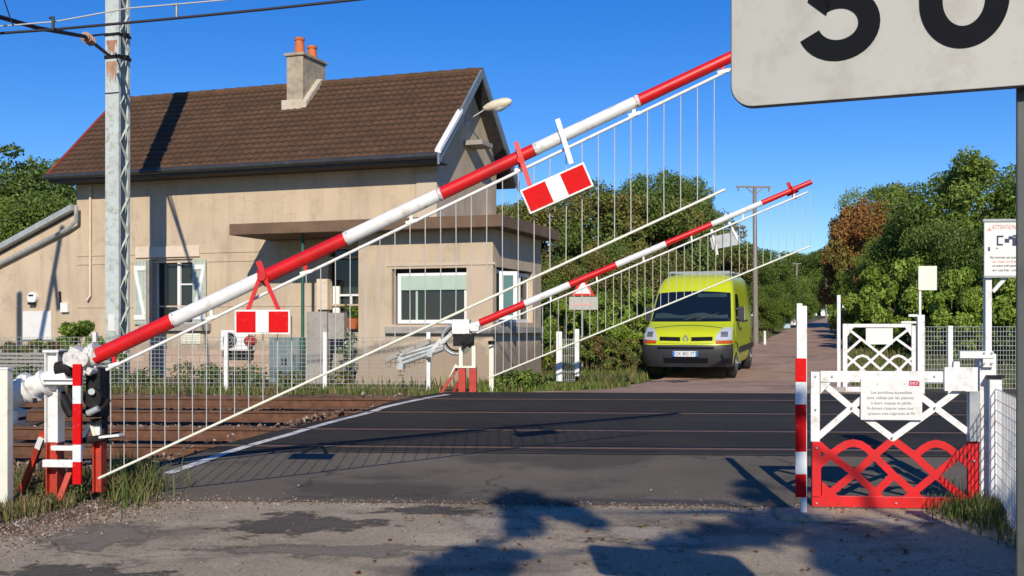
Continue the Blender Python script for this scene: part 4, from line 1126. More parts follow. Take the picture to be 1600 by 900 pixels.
# far foot gate
G3 = Fr(*W(1317, 612, 21.1)[:2], .42, -5)
g3 = G3.thing('pedestrian_gate', 'far foot gate, all white lattice, standing across the tracks behind the near gate', 'gate', 'lattice foot gates of the crossing')
gc3 = lambda x, y: G3.px(1260 + x / 5.714, 480 + y / 5.714, .012)
b = MB(); bx(b, G3, 1317, 506, 1324, 612, 0, .05); bx(b, G3, 1324.3, 506, 1424, 511.5, 0, .05); bx(b, G3, 1424.5, 509, 1431, 612, 0, .05); bx(b, G3, 1324.3, 605, 1424, 612, 0, .05)
p = [G3.px(*q, -.003) for q in ((1324, 511), (1334, 511), (1324, 526))]; b.prism(p, (0, .03, 0)); p = [G3.px(*q, -.003) for q in ((1424, 511), (1414, 511), (1424, 526))]; b.prism(p, (0, .03, 0))
b.build('gate_frame', 'white_paint', g3, .003)
b, ln = gate_leaf(G3, gc3, 0, .045, g3)
ln([(380, 200), (490, 285), (650, 410), (740, 480), (830, 555)], 0); ln([(920, 190), (800, 280), (650, 410), (575, 480), (490, 555)], 0)
ln([(365, 395), (490, 285)], 0); ln([(960, 395), (800, 280)], 0)
ln([(365, 440), (415, 480), (500, 555)], 0); ln([(360, 530), (415, 480), (455, 445), (500, 432), (540, 445), (575, 480), (660, 555)], 0)
ln([(660, 555), (740, 480), (780, 445), (820, 432), (860, 445), (905, 480), (960, 530)], 0); ln([(960, 440), (905, 480), (830, 555)], 0)
ln([(500, 555), (650, 690), (830, 555)], 0); ln([(340, 690), (500, 555)], 0); ln([(960, 690), (830, 555)], 0)
b.build('lattice', ['white_paint'], g3)
b = MB(); bx(b, G3, 1353, 509, 1395, 538, .03, .01); b.build('notice_plate', 'sign_white', g3)
b = MB(); bx(b, G3, 1434, 492, 1445, 618, .03, .14); bx(b, G3, 1420, 491, 1434, 495, .0, .06); bx(b, G3, 1408, 502, 1432, 505.5, .0, .05); b.build('gate_post', 'white_paint', g3, .005)
F = Fr(*W(1311, 612, 20.7)[:2], .42, -5)
t = F.thing('white_post', 'slim tall white post at the left side of the far foot gate', 'post')
b = MB(); bx(b, F, 1308, 461, 1313.5, 650, 0, .05); b.build('post', 'white_paint', t, .004); b = MB(); bx(b, F, 1300, 605, 1322, 613, -.15, .3); b.build('foot_plate', 'concrete', t, .01)
F = Fr(*W(1438, 612, 21.5)[:2], .42, -5)
t = F.thing('small_sign', 'blank cream rectangular sign on a thin white pole by the far foot gate', 'sign')
b = MB(); bx(b, F, 1436, 452, 1439.5, 615, .03, .04); b.build('pole', 'white_paint', t); b = MB(); bx(b, F, 1435, 415.5, 1464, 453.5, 0, .02); b.build('board', 'sign_cream', t, .003)

# ------------------------------------------------------------------ big distance sign
D = Fr(.71 * 3.2 / 3.2, 3.2, 0, -23)
ds = D.thing('distance_sign', 'large grey road sign plate with black number 50 in the upper right foreground', 'sign')
def sp_(px, py): return D.px(px, py, 0)
pL = sp_(1143, 100); pB = sp_(1240, 160.5)
xl, zb = pL.x, pB.z; xr = xl + 1.10; zt = zb + .56; rad = .062
def rrect(x0, z0, x1, z1, r, y, n=8):
    pts = []
    for cx, cz, a in ((x0 + r, z0 + r, 180), (x1 - r, z0 + r, 270), (x1 - r, z1 - r, 0), (x0 + r, z1 - r, 90)):
        for k in range(n + 1): pts.append((cx + r * math.cos(R(a + 90 * k / n)), y, cz + r * math.sin(R(a + 90 * k / n))))
    return pts
b = MB(); b.prism(rrect(xl, zb, xr, zt, rad, 0), (0, .004, 0), 0); b.prism(rrect(xl - .003, zb - .003, xr + .003, zt + .003, rad + .003, .0045), (0, .022, 0), 1)
b.add(rrect(xl + .001, zb + .001, xr - .001, zt - .001, rad, -.0005), [tuple(range(36))], 0)
pan = b.build('plate', ['sign_grey', 'sign_rim'], ds)
# number strokes
def stroke(pts, w, parent, name):
    L, Rr = [], []
    P = [Vector((p[0], p[1])) for p in pts]; n = len(P)
    for i in range(n):
        d = (P[min(i + 1, n - 1)] - P[max(i - 1, 0)]).normalized(); nn = Vector((-d.y, d.x)) * w / 2
        L.append(P[i] + nn); Rr.append(P[i] - nn)
    b = MB(); y0, y1 = -.0012, -.0028
    vs = [(p.x, y1, p.y) for p in L] + [(p.x, y1, p.y) for p in Rr] + [(p.x, y0, p.y) for p in L] + [(p.x, y0, p.y) for p in Rr]
    fs = []
    for i in range(n - 1):
        fs.append((i, i + 1, n + i + 1, n + i)); fs.append((2 * n + i, 3 * n + i, 3 * n + i + 1, 2 * n + i + 1))
        fs.append((i, 2 * n + i, 2 * n + i + 1, i + 1)); fs.append((n + i, n + i + 1, 3 * n + i + 1, 3 * n + i))
    b.add(vs, fs)
    return b
def ell(cx, cz, rx, rz, a0, a1, n=28): return [(cx + rx * math.cos(R(a0 + (a1 - a0) * k / n)), cz + rz * math.sin(R(a0 + (a1 - a0) * k / n))) for k in range(n + 1)]
def s2(px, py): v = sp_(px, py); return (v.x, v.z)
cx, cz = s2(1310, 38); ex = s2(1362, 38)[0] - cx; ez = cz - s2(1310, 79)[1]
wS = s2(1334, 40)[0] - s2(1300, 40)[0]
five = stroke(ell(cx, cz, ex - .006, ez, -160, 118), wS, pan, 'number')
x5 = s2(1262, 0)[0]; ztop = cz + .22
five.prism([(x5, -.0028, s2(1262, 4)[1]), (s2(1291, 25)[0], -.0028, s2(1291, 25)[1]), (x5 + .062, -.0028, cz + .06), (x5 + .065, -.0028, ztop - .05), (x5 + .02, -.0028, ztop - .05)], (0, .0014, 0))
five.mm((x5 + .02, -.0027, ztop - .055), (x5 + .19, -.0013, ztop))
five.build('number', 'ink_black', pan)
c0 = s2(1506, 0)[0]; rx0 = (s2(1559, 0)[0] - s2(1455, 0)[0]) / 2; z0b = s2(1506, 58)[1]; rz0 = .115
rz0 = .10
zero = stroke(ell(c0, z0b + rz0, rx0, rz0, 180, 360) + [(c0 + rx0, z0b + rz0 + .08)] + ell(c0, z0b + rz0 + .12, rx0, rz0, 0, 180) + [(c0 - rx0, z0b + rz0)], wS * 1.02, pan, 'number')
zero.build('number', 'ink_black', pan)
pp = D.px(1607, 300, .08)
b = MB(); b.mm((pp.x - .030, .055, -.3), (pp.x + .03, .115, zt - .02)); b.build('post', 'pole_grey', ds, .004)
b = MB(); b.mm((pp.x - .06, .027, zb + .06), (pp.x + .06, .06, zb + .10)); b.mm((pp.x - .06, .027, zt - .14), (pp.x + .06, .06, zt - .10)); b.build('bracket', 'pole_grey', ds)

# ------------------------------------------------------------------ catenary mast and wires
mw = W(184, 600, 25.75)
M = Fr(mw.x, mw.y, .42, -19.5)
ms = M.thing('catenary_mast', 'tall pale steel lattice mast of the railway overhead line in front of the house', 'mast')
hw, hd, mh = .185, .20, 14.0
b = MB()
b.mm((-hw, -hd, -.3), (hw, -hd + .02, mh), 0); b.mm((-hw, hd - .02, -.3), (hw, hd, mh), 0)
for s_ in (-1, 1):
    for y0 in (-hd + .02, hd - .075):
        b.mm((s_ * hw - (.02 if s_ > 0 else 0), y0, -.3), (s_ * hw + (0 if s_ > 0 else .02), y0 + .055, mh), 0)
    z = .0; k = 0
    while z < mh - .5:
        a, c = (-hd + .05, hd - .05) if k % 2 else (hd - .05, -hd + .05)
        b.bar((s_ * (hw - .012), a, z), (s_ * (hw - .012), c, z + .42), .05, .012, 0); z += .42; k += 1
b.build('mast_column', ['mast_paint'], ms)
for y_, r_ in ((53, .03), (88, .04)):
    b = MB(); z = M.px(180, y_, -hd).z; b.mm((-hw - .02, -hd - .02, z - r_), (hw + .02, -hd - .001, z + r_), 0); b.mm((hw + .001, -hd - .02, z - r_), (hw + .02, hd + .02, z + r_), 0); b.mm((hw, -.06, z - .05), (hw + .1, .06, z + .05), 0); b.build('clamp_band', 'dark_metal', ms)
z = M.px(180, 145, -hd).z; b = MB(); b.mm((-hw - .005, -hd - .005, z - .015), (hw + .005, -hd - .001, z + .015), 0)
b.build('clamp_band', 'dark_metal', ms)
z = M.px(180, 92, -hd).z
b = MB(); z2 = M.px(180, 60, -hd).z
def rag(zt_, zb_, sd):      # rust run: full width under the clamp, ragged tongues below
    rq = np.random.default_rng(sd); xs_ = np.linspace(-hw * .85, hw * .8, 12); lo = zb_ + (zt_ - zb_) * rq.uniform(0, .85, 12); lo[0] = lo[-1] = zt_ - .03
    b.prism([(x, -hd - .003, l) for x, l in zip(xs_, lo)] + [(xs_[-1], -hd - .003, zt_), (xs_[0], -hd - .003, zt_)], (0, .002, 0))
rag(z - .045, z - .62, 3); rag(z2 - .03, z + .06, 5); b.build('rust_patch', 'rust_mast', ms)
z = M.px(184, 505, -hd).z; MB().mm((-.1, -hd - .012, z - .18), (.08, -hd - .001, z + .2)).build('number_plate', 'sign_white', ms)
# bracket arm reaching out over the tracks
wl = lambda p: M.px(0, 0, 0) * 0 + Vector(((p.x - M.x) * M.c + (p.y - M.y) * M.s, -(p.x - M.x) * M.s + (p.y - M.y) * M.c, p.z - M.z))
A1 = wl(W(172, 88, 25.0)); A2 = wl(W(133, 57, 20.5)); A3 = wl(W(60, 44, 17.5)); A4 = wl(W(-30, 18, 16.2)); A5 = wl(W(168, 53, 25.0))
b = MB(); b.path([A1, A2, A3, A4], .035, 8); b.path([A5, A2], .022, 8); b.build('bracket_arm', 'dark_metal', ms)
b = MB(); b.path([A2 + (A5 - A2) * .02, A2 + (A1 - A2) * .2], .07, 10)
for k in range(4): b.disc(A2 + (A1 - A2) * (.03 + .05 * k), A1 - A2, .10, .03, 12)
b.build('insulator', 'rust_mast', ms)
def wire(name, pts, r, m, label, cat='wire', group=None):
    b = MB(); b.path(pts, r, 6); return tag(b.build(name, m), label, cat, group)
wire('contact_wire', [W(-400, 76, 17.4), W(0, 52, 16.8), W(85, 46, 16.7), W(270, 29, 16.4), W(420, 14, 16.1), W(560, -1, 15.9), W(1100, -62, 15)], .021, 'dark_wire', 'thick dark overhead contact wire crossing the sky at upper left', 'wire', 'overhead line wires')
wire('messenger_wire', [W(-300, 62, 17.4), W(0, 41, 16.8), W(85, 34, 16.7), W(200, 13, 16.4), W(330, 2, 16.2), W(420, -7, 16), W(900, -120, 15)], .011, 'light_wire', 'thin pale wire just above the dark contact wire', 'wire', 'overhead line wires')
for i, (x, y0, y1) in enumerate(((83, 28, 46), (276, 7, 28))):
    b = MB(); b.tube(W(x, y0, 16.6), W(x, y1, 16.6), .022, .022, 6); b.tube(W(x - 6, y0, 16.6), W(x + 2, y0 - .5, 16.6), .02, .02, 6)
    tag(b.build('wire_dropper', 'dark_wire' if i == 0 else 'grey_metal'), ['dark hooked dropper on the contact wire left of the mast', 'grey dropper clipped to the contact wire right of the mast'][i], 'dropper', 'droppers of the overhead line')
wire('registration_wire', [W(5, -5, 16.5), W(20, 40, 16.7)], .01, 'dark_wire', 'thin dark stay wire dropping to the overhead line at the top left corner')

# ------------------------------------------------------------------ things on and by the house
def on_wall(name, label, cat, x0, y0, x1, y1, d, mats, group=None, v=VW, gap=.004):
    a, c = H.px(x0, y1, v), H.px(x1, y0, v)
    w0 = Vector((H.x + ((a.x + c.x) / 2) * H.c - (v) * H.s, H.y + ((a.x + c.x) / 2) * H.s + v * H.c, H.z + a.z))
    t = thing(name, label, cat, w0, H.deg, group)
    return t, c.x - a.x, c.z - a.z
t, w, h = on_wall('air_conditioner', 'white air conditioner unit with round fan grille low on the house wall', 'air conditioner', 344, 516, 388, 548, .3, None, v=VW - .36)
b = MB(); b.mm((-w / 2, 0, 0), (w / 2, .3, h)); b.build('casing', 'upvc_white', t, .015)
b = MB()
for r_ in (.06, .12, .18): b.ring((-w * .16, -.006, h / 2), (0, 1, 0), r_, .008, 20, 5)
b.disc((-w * .16, -.003, h / 2), (0, 1, 0), .2, .006, 24, 1); b.build('fan_grille', ['grey_metal', 'ink_black'], t)
b = MB(); b.mm((-w / 2 + .05, .02, -.16), (-w / 2 + .1, .355, -.002)); b.mm((w / 2 - .1, .02, -.16), (w / 2 - .05, .355, -.002)); b.mm((-w / 2 + .04, .24, -.2), (w / 2 - .04, .352, -.12)); b.build('bracket', 'dark_metal', t)
t, w, h = on_wall('wall_panel', 'large plain white panel low on the left annex wall', 'panel', 38, 486, 82, 530, .05, None, v=VW)
MB().mm((-w / 2, -.06, 0), (w / 2, -.004, h)).build('panel', 'sign_white', t, .006); b = MB(); b.mm((-w / 2 - .03, -.05, -.03), (w / 2 + .03, -.002, -.003)); b.build('frame', 'galvanised', t)
t, w, h = on_wall('junction_box', 'small white box on the annex wall right of the white panel', 'box', 98, 473, 109, 488, .1, None)
MB().mm((-w / 2, -.1, 0), (w / 2, -.003, h)).build('casing', 'upvc_white', t, .008); b = MB(); b.tube((-w / 2 - .04, -.05, h * .3), (-w / 2 - .06, -.05, h * 2.2), .03, .03, 8); b.build('cable', 'dark_metal', t)
t, w, h = on_wall('wall_light', 'round white bulkhead lamp on the annex wall above the white panel', 'lamp', 47, 456, 61, 474, .1, None)
b = MB(); b.disc((0, -.06, h / 2), (0, 1, 0), w / 2, .11, 20); b.build('housing', 'upvc_white', t, .01); b = MB(); b.mm((-w * .3, -.13, h * .62), (w * .2, -.117, h * .75)); b.mm((-w * .35, -.14, -.04), (w * .3, -.05, .03)); b.build('guard', 'dark_metal', t)
F = Fr(*W(-60, 600, 23.2)[:2], .38, -5)
t = F.thing('slat_fence', 'low grey weathered slat fence panel in front of the annex at the left edge', 'fence')
pa, pb_ = F.px(-60, 549, 0), F.px(172, 549, 0); b = MB()
for k in range(9):
    z = .05 + k * (pa.z - .05) / 9; b.mm((pa.x, -.03, z), (pb_.x, 0, z + (pa.z - .05) / 9 - .025))
b.build('slats', 'weathered_board', t)
for k in range(5):
    x = pa.x + .06 + k * (pb_.x - pa.x - .12) / 4; b = MB(); b.mm((x - .04, .002, -.3), (x + .04, .08, pa.z + .05)); b.build('post', 'weathered_board', t)
# electric cabinet by the porch
F = Fr(*(lambda p: (H.x + p.x * H.c - p.y * H.s, H.y + p.x * H.s + p.y * H.c))(H.px(445, 600, .35)), .42, -19.5)
t = F.thing('cabinet', 'grey green metal cabinet with weathered doors beside the porch steps', 'cabinet')
b = MB(); bx(b, F, 420, 527, 468, 622, 0, .5); b.build('body', 'teal_metal', t, .01)
for x0, x1 in ((423, 443), (445, 465)):
    b = MB(); bx(b, F, x0, 531, x1, 600, -.012, .01); dr = b.build('door', 'teal_metal', t, .004)
    b = MB(); bx(b, F, x1 - 3 if x0 < 430 else x0, 560, x1 - 1 if x0 < 430 else x0 + 2, 570, -.03, .017); b.build('handle', 'dark_metal', dr)
# potted plants on the steps
for k, (x, y, s_) in enumerate(((545, 520, .22), (552, 532, .2))):
    pass
# lantern ball on the fence post
F = Fr(*W(391, 545, 21.7)[:2], W(391, 545, 21.7).z, 0)
t = F.thing('round_lantern', 'rusty red round lantern on a fence post under the front warning plate', 'lantern')
b = MB(); b.path([(0, 0, -.02), (0, 0, .04)], .05, 10); b.build('base', 'dark_metal', t)
b = MB(); b.path([(0, 0, .04), (0, 0, .07), (0, 0, .13), (0, 0, .19), (0, 0, .24), (0, 0, .26)], [.05, .09, .125, .12, .07, .03], 14); b.build('globe', 'rust_red_paint', t)
# lamp on the gable
g = H.pu(770, 172, URW)
L0 = H.pu(728, 190, URW)
t = thing('gable_lamp', 'cream street lamp head on a slim arm fixed to the house gable', 'lamp', (H.x + URW * H.c - L0.y * H.s, H.y + URW * H.s + L0.y * H.c, H.z + L0.z), H.deg)
dl = Vector((.56, .1, .34))
b = MB(); b.path([Vector((0, 0, 0)), dl * .5, dl], .022, 8); b.mm((.002, -.06, -.1), (.03, .06, .1)); b.build('arm', 'galvanised', t)
ax = Vector((1, .1, .22)).normalized()
b = MB(); b.path([dl - ax * .12, dl, dl + ax * .18, dl + ax * .42, dl + ax * .56, dl + ax * .62], [.05, .10, .135, .13, .09, .02], 14); b.build('lamp_head', 'lamp_shade', t)
b = MB(); b.path([dl + ax * .12 - Vector((0, 0, .07)), dl + ax * .3 - Vector((0, 0, .09)), dl + ax * .5 - Vector((0, 0, .07))], [.06, .10, .06], 12); b.build('lamp_lens', 'lamp_lens', t)

# ------------------------------------------------------------------ poles, signs beyond
def gthing(name, label, cat, px, Y, rot=0, group=None):
    x = (px - 800) / FPX * Y; z = g0(x, Y); return thing(name, label, cat, (x, Y, z - .02), rot, group), (lambda qx, qy: Vector(((qx - 800) / FPX * Y - x, 0, EYE + (HORIZ - qy) / FPX * Y - z + .02)))
t, q = gthing('utility_pole', 'grey wooden utility pole with a cross arm right of the van', 'pole', 1181, 45, 8, 'utility poles along the far road')
b = MB(); tp = q(1179, 291); b.tube((0, 0, -.4), (tp.x, 0, tp.z), .115, .075, 12); b.build('pole', 'wood_pole', t)
b = MB(); a, c = q(1150, 292), q(1205, 292); b.bar(a, c, .07, .07); b.bar(q(1152, 292), q(1153, 299), .05, .05); b.bar(q(1203, 292), q(1202, 299), .05, .05); b.bar(q(1166, 294), q(1180, 304), .04, .03); b.bar(q(1192, 294), q(1180, 304), .04, .03); b.build('cross_arm', 'wood_pole', t)
for px, y0, Y, lab in ((1245, 412, 90, 'thin distant pole above the white blob by the far road'), (1291, 424, 110, 'thinnest far pole against the dark woods left of the rust coloured tree')):
    t, q = gthing('utility_pole', lab, 'pole', px, Y, 0, 'utility poles along the far road')
    b = MB(); tp = q(px, y0); b.tube((0, 0, -.4), (0, 0, tp.z), .1, .075, 8); b.build('pole', 'wood_pole', t); b = MB(); b.bar((-.35, 0, tp.z), (.35, 0, tp.z), .08, .08); b.build('cross_arm', 'wood_pole', t)
t, q = gthing('marker_post', 'short white marker post at the foot of the utility pole', 'post', 1195, 44, 0)
b = MB(); b.tube((0, 0, -.1), (0, 0, .5), .06, .05, 10); b.build('post', 'white_paint', t); b = MB(); b.tube((0, 0, .5), (0, 0, .56), .062, .045, 10); b.build('cap', 'cream_paint', t)
t, q = gthing('roadside_cabinet', 'small pale blue and white box on the left verge of the far road', 'cabinet', 1232, 66, -15)
b = MB(); b.mm((-.3, 0, 0), (.1, .4, .7)); b.build('body', 'cabinet_blue', t, .02); b = MB(); b.mm((.12, -.02, .2), (.42, .35, 1.05)); b.mm((-.05, .1, .7), (.12, .3, .92)); b.build('cover', 'upvc_white', t, .02)
t, q = gthing('direction_sign', 'white direction sign with a small orange top plate by the far road', 'sign', 1330, 45, -5)
b = MB()
for px in (1322, 1328): p_ = q(px, 480); b.tube((p_.x, .03, -.2), (p_.x, .03, p_.z), .04, .04, 8)
b.build('post', 'grey_metal', t); b = MB(); a, c = q(1316, 481), q(1346, 474); b.mm((a.x, -.03, a.z), (c.x, .0, c.z)); b.build('board', 'sign_white', t); b = MB(); a, c = q(1318, 473), q(1332, 468); b.mm((a.x, -.03, a.z), (c.x, .0, c.z)); b.build('top_plate', 'sign_orange', t)
t, q = gthing('warning_sign', 'red triangular road sign over a grey plate, seen through the far curtain', 'sign', 910, 29, 6)
b = MB(); b.tube((0, .03, -.2), (0, .03, q(910, 462).z), .03, .03, 8); b.build('post', 'grey_metal', t)
b = MB(); a, c, d_ = q(892, 462), q(930, 462), q(911, 432)
b.prism([a, c, d_], (0, .012, 0), 0)
ctr = (a + c + d_) / 3; b.prism([ctr + (v - ctr) * .68 - Vector((0, .003, 0)) for v in (a, c, d_)], (0, .002, 0), 1); b.build('triangle', ['red_paint', 'sign_white'], t)
b = MB(); a, c = q(889, 484), q(934, 464); b.mm((a.x, -.012, a.z), (c.x, 0, c.z), 0); a, c = q(893, 477), q(926, 474.5); b.mm((a.x, -.016, a.z), (c.x, -.012, c.z), 1); b.build('plate', ['sign_grey', 'ink_pink'], t)

# unseen mast added at the left, shaped to throw shadows on the annex
t = thing('shadow_mast', 'slim unseen mast with a slanting arm, added to shade the annex wall', 'mast', (-13.2, 21.5, .38), 0)
b = MB(); b.tube((0, 0, -.2), (0, 0, 7.1), .1, .09, 12); b.build('mast_column', 'pole_grey', t)
b = MB(); b.bar((.55, 0, 5.0), (1.35, 0, 8.6), .14, .1); b.bar((1.1, 0, 7.5), (1.22, 0, 6.4), .1, .08); b.tube((0, 0, 5.5), (.66, 0, 5.5), .05, .05, 8); b.build('shadow_arm', 'pole_grey', t)
# ------------------------------------------------------------------ van
VX, VY = (1071 - 800) / FPX * 26.5, 26.5
van = thing('van', 'lime yellow high roofed van with dark bumper and windscreen parked facing the crossing', 'van', (VX, VY, g0(VX, VY) + .01), -17)
van.rotation_euler = (R(1.4), 0, R(-17.5)); van.scale = (1.07, 1.07, 1.03)
VL = 5.05
ZS = [.30, .40, .55, .70, .80, .84, .95, 1.05, 1.12, 1.19, 1.26, 1.34, 1.55, 1.80, 2.03, 2.10, 2.22, 2.34, 2.42, 2.46]
YF = [.10, .05, .015, .0, .02, .04, .085, .15, .23, .37, .56, .74, .92, 1.14, 1.34, 1.40, 1.52, 1.68, 1.86, 2.10]
WD = [.95, .98, 1.0, 1.0, 1.0, .995, .99, .985, .98, .975, .97, .965, .945, .915, .885, .875, .85, .80, .73, .58]
DD = [.40, .40, .40, .40, .40, .40, .40, .42, .42, .40, .36, .30, .26, .24, .24, .26, .30, .34, .36, .36]
SN = 3.0
def vi(z): return (np.interp(z, ZS, YF), np.interp(z, ZS, WD), np.interp(z, ZS, DD))
def vfront(xf, z):
    yf, w, d = vi(z); t = min(1, abs(xf)); return Vector((w * xf, yf + d * (1 - (1 - t ** SN) ** (1 / SN)), z))
def vslice(z, na=17):
    yf, w, d = vi(z); pts = []
    for k in range(na):
        a = R(-90 + 180 * k / (na - 1)); s, c = math.sin(a), math.cos(a)
        pts.append((w * math.copysign(abs(s) ** (2 / SN), s), yf + d * (1 - max(0, c) ** (2 / SN)), z))
    ys_ = [1.2, 2.2, 3.2, 4.2, VL - .12]
    for y in ys_:
        if y > yf + d + .02: pts.append((w, y, z))
        else: pts.append((w, yf + d + .02, z))
    pts += [(w - .10, VL, z), (-w + .10, VL, z)]
    for y in ys_[::-1]: pts.append((-w, max(y, yf + d + .02), z))
    return pts
b = MB(); sl = [vslice(z) for z in ZS]; n = len(sl[0])
b.add([p for s in sl for p in s], [(i * n + j, i * n + (j + 1) % n, (i + 1) * n + (j + 1) % n, (i + 1) * n + j) for i in range(len(sl) - 1) for j in range(n)], 0, True)
b.add(sl[-1], [tuple(range(n))], 0, False); b.add(sl[0], [tuple(range(n))[::-1]], 0)
body = b.build('body', 'van_paint', van)
def patch(name, x0, x1, zlo, zhi, m, parent, off=.008, nx=10, nz=6):
    f = lambda v, *a: v(*a) if callable(v) else v
    b = MB(); vs = []
    for j in range(nz + 1):
        for i in range(nx + 1):
            u = i / nx
            a = f(x0, j / nz); c = f(x1, j / nz); xf = a + (c - a) * u
            lo, hi = f(zlo, xf), f(zhi, xf); z = lo + (hi - lo) * j / nz
            p = vfront(xf, z); nrm = Vector((xf * abs(xf) ** 3 * 1.0, -1 + .4 * abs(xf) ** 3, .12)).normalized()
            vs.append(p + nrm * off)
    N = (nx + 1) * (nz + 1); vs2 = [v + Vector((0, .03, 0)) for v in vs]
    fs = [(j * (nx + 1) + i, j * (nx + 1) + i + 1, (j + 1) * (nx + 1) + i + 1, (j + 1) * (nx + 1) + i) for j in range(nz) for i in range(nx)]
    b.add(vs, fs, 0, True)
    return b.build(name, m, parent)
ws = patch('windscreen', -.93, .93, lambda x: 1.325 + .0 * x, lambda x: 2.045 - .05 * x * x, 'van_glass', van, .010, 14, 8)
patch('painted_reflection_low', -.86, .86, lambda x: 1.41, lambda x: 1.50 + .03 * math.sin(x * 7), 'reflection_tint', ws, .012, 20, 2)  # reflection painted as a lighter band low on the glass
patch('painted_reflection_top', .12, .84, lambda x: 1.90, lambda x: 1.985, 'reflection_tint', ws, .012, 10, 2)  # second painted reflection, near the top right of the glass
patch('windscreen_tint', -.9, .9, 1.33, 1.40, 'black_plastic', ws, .014, 14, 2)
for sgn in (-1, 1):
    b = MB(); p0 = vfront(sgn * .15, 1.36); p1 = vfront(sgn * .15 + .5, 1.52)
    b.path([p0 + Vector((0, -.03, .0)), (p0 + p1) / 2 + Vector((0, -.045, -.01)), p1 + Vector((0, -.03, 0))], .012, 6); b.build('wiper', 'black_plastic', ws)
bump_ = patch('bumper', -.99, .99, lambda x: .29, lambda x: .80 - .02 * x * x + .04 * abs(x) ** 6, 'black_plastic', van, .03, 24, 8)
patch('air_intake', -.5, .5, .55 - .17, .50, 'ink_black', bump_, .034, 10, 2)
patch('bumper_recess', -.62, .62, .70, .755, 'ink_black', bump_, .034, 10, 2)
for s in (-1, 1):
    patch('fog_lamp', s * .72, s * .82, .43, .50, 'black_plastic', bump_, .036, 4, 3)
# grille: yellow bar with two dark slots and a diamond badge
gr = patch('grille', -.60, .60, lambda x: .825 + .02 * abs(x), lambda x: .99 + .02 * abs(x), 'van_paint', van, .012, 14, 3)
for s in (-1, 1):
    patch('grille_slot', s * .12, s * .59, lambda x: .885 + .02 * abs(x), lambda x: .975 + .02 * abs(x), 'ink_black', gr, .02, 8, 3)
p = vfront(0, .935) + Vector((0, -.035, 0)); b = MB()
o_ = [(0, .115), (.075, 0), (0, -.115), (-.075, 0)]; i_ = [(0, .062), (.036, 0), (0, -.062), (-.036, 0)]
for k in range(4):
    l = (k + 1) % 4
    b.prism([p + Vector((o_[k][0], 0, o_[k][1])), p + Vector((o_[l][0], 0, o_[l][1])), p + Vector((i_[l][0], 0, i_[l][1])), p + Vector((i_[k][0], 0, i_[k][1]))], (0, .02, 0))
b.build('badge', 'chrome', gr)
pb = MB(); pb.disc(p + Vector((0, .022, 0)), (0, 1, 0), .125, .02, 20); pb.build('badge_backing', 'van_paint', gr)
for s in (-1, 1):
    hl = patch('headlight', lambda t, s=s: s * (.64 + .16 * t * t), lambda t, s=s: s * (.985 - .0 * t), lambda x: .895 + .015 * abs(x), lambda x: 1.19, 'lamp_lens', van, .014, 10, 6)
    patch('reflector', s * .76, s * .90, .98, 1.10, 'rim_metal', hl, .018, 6, 4)
    patch('indicator', s * .66, s * .992, lambda x: .835, lambda x: .885 + .012 * abs(x), 'lamp_red', hl, .018, 10, 3)
# number plate
pp = vfront(0, .60) + Vector((0, -.05, 0)); b = MB(); b.box(pp, (.56, .014, .125), 0); b.box(pp + Vector((-.255, -.008, 0)), (.05, .006, .121), 1); b.box(pp + Vector((.255, -.008, 0)), (.05, .006, .121), 1)
pl = b.build('number_plate', ['plate_white', 'plate_blue'], van)
text_part('plate_number', 'CK 802 ST', .11, pp + Vector((0, -.0085, -.002)), 'ink_black', pl, width=.42)
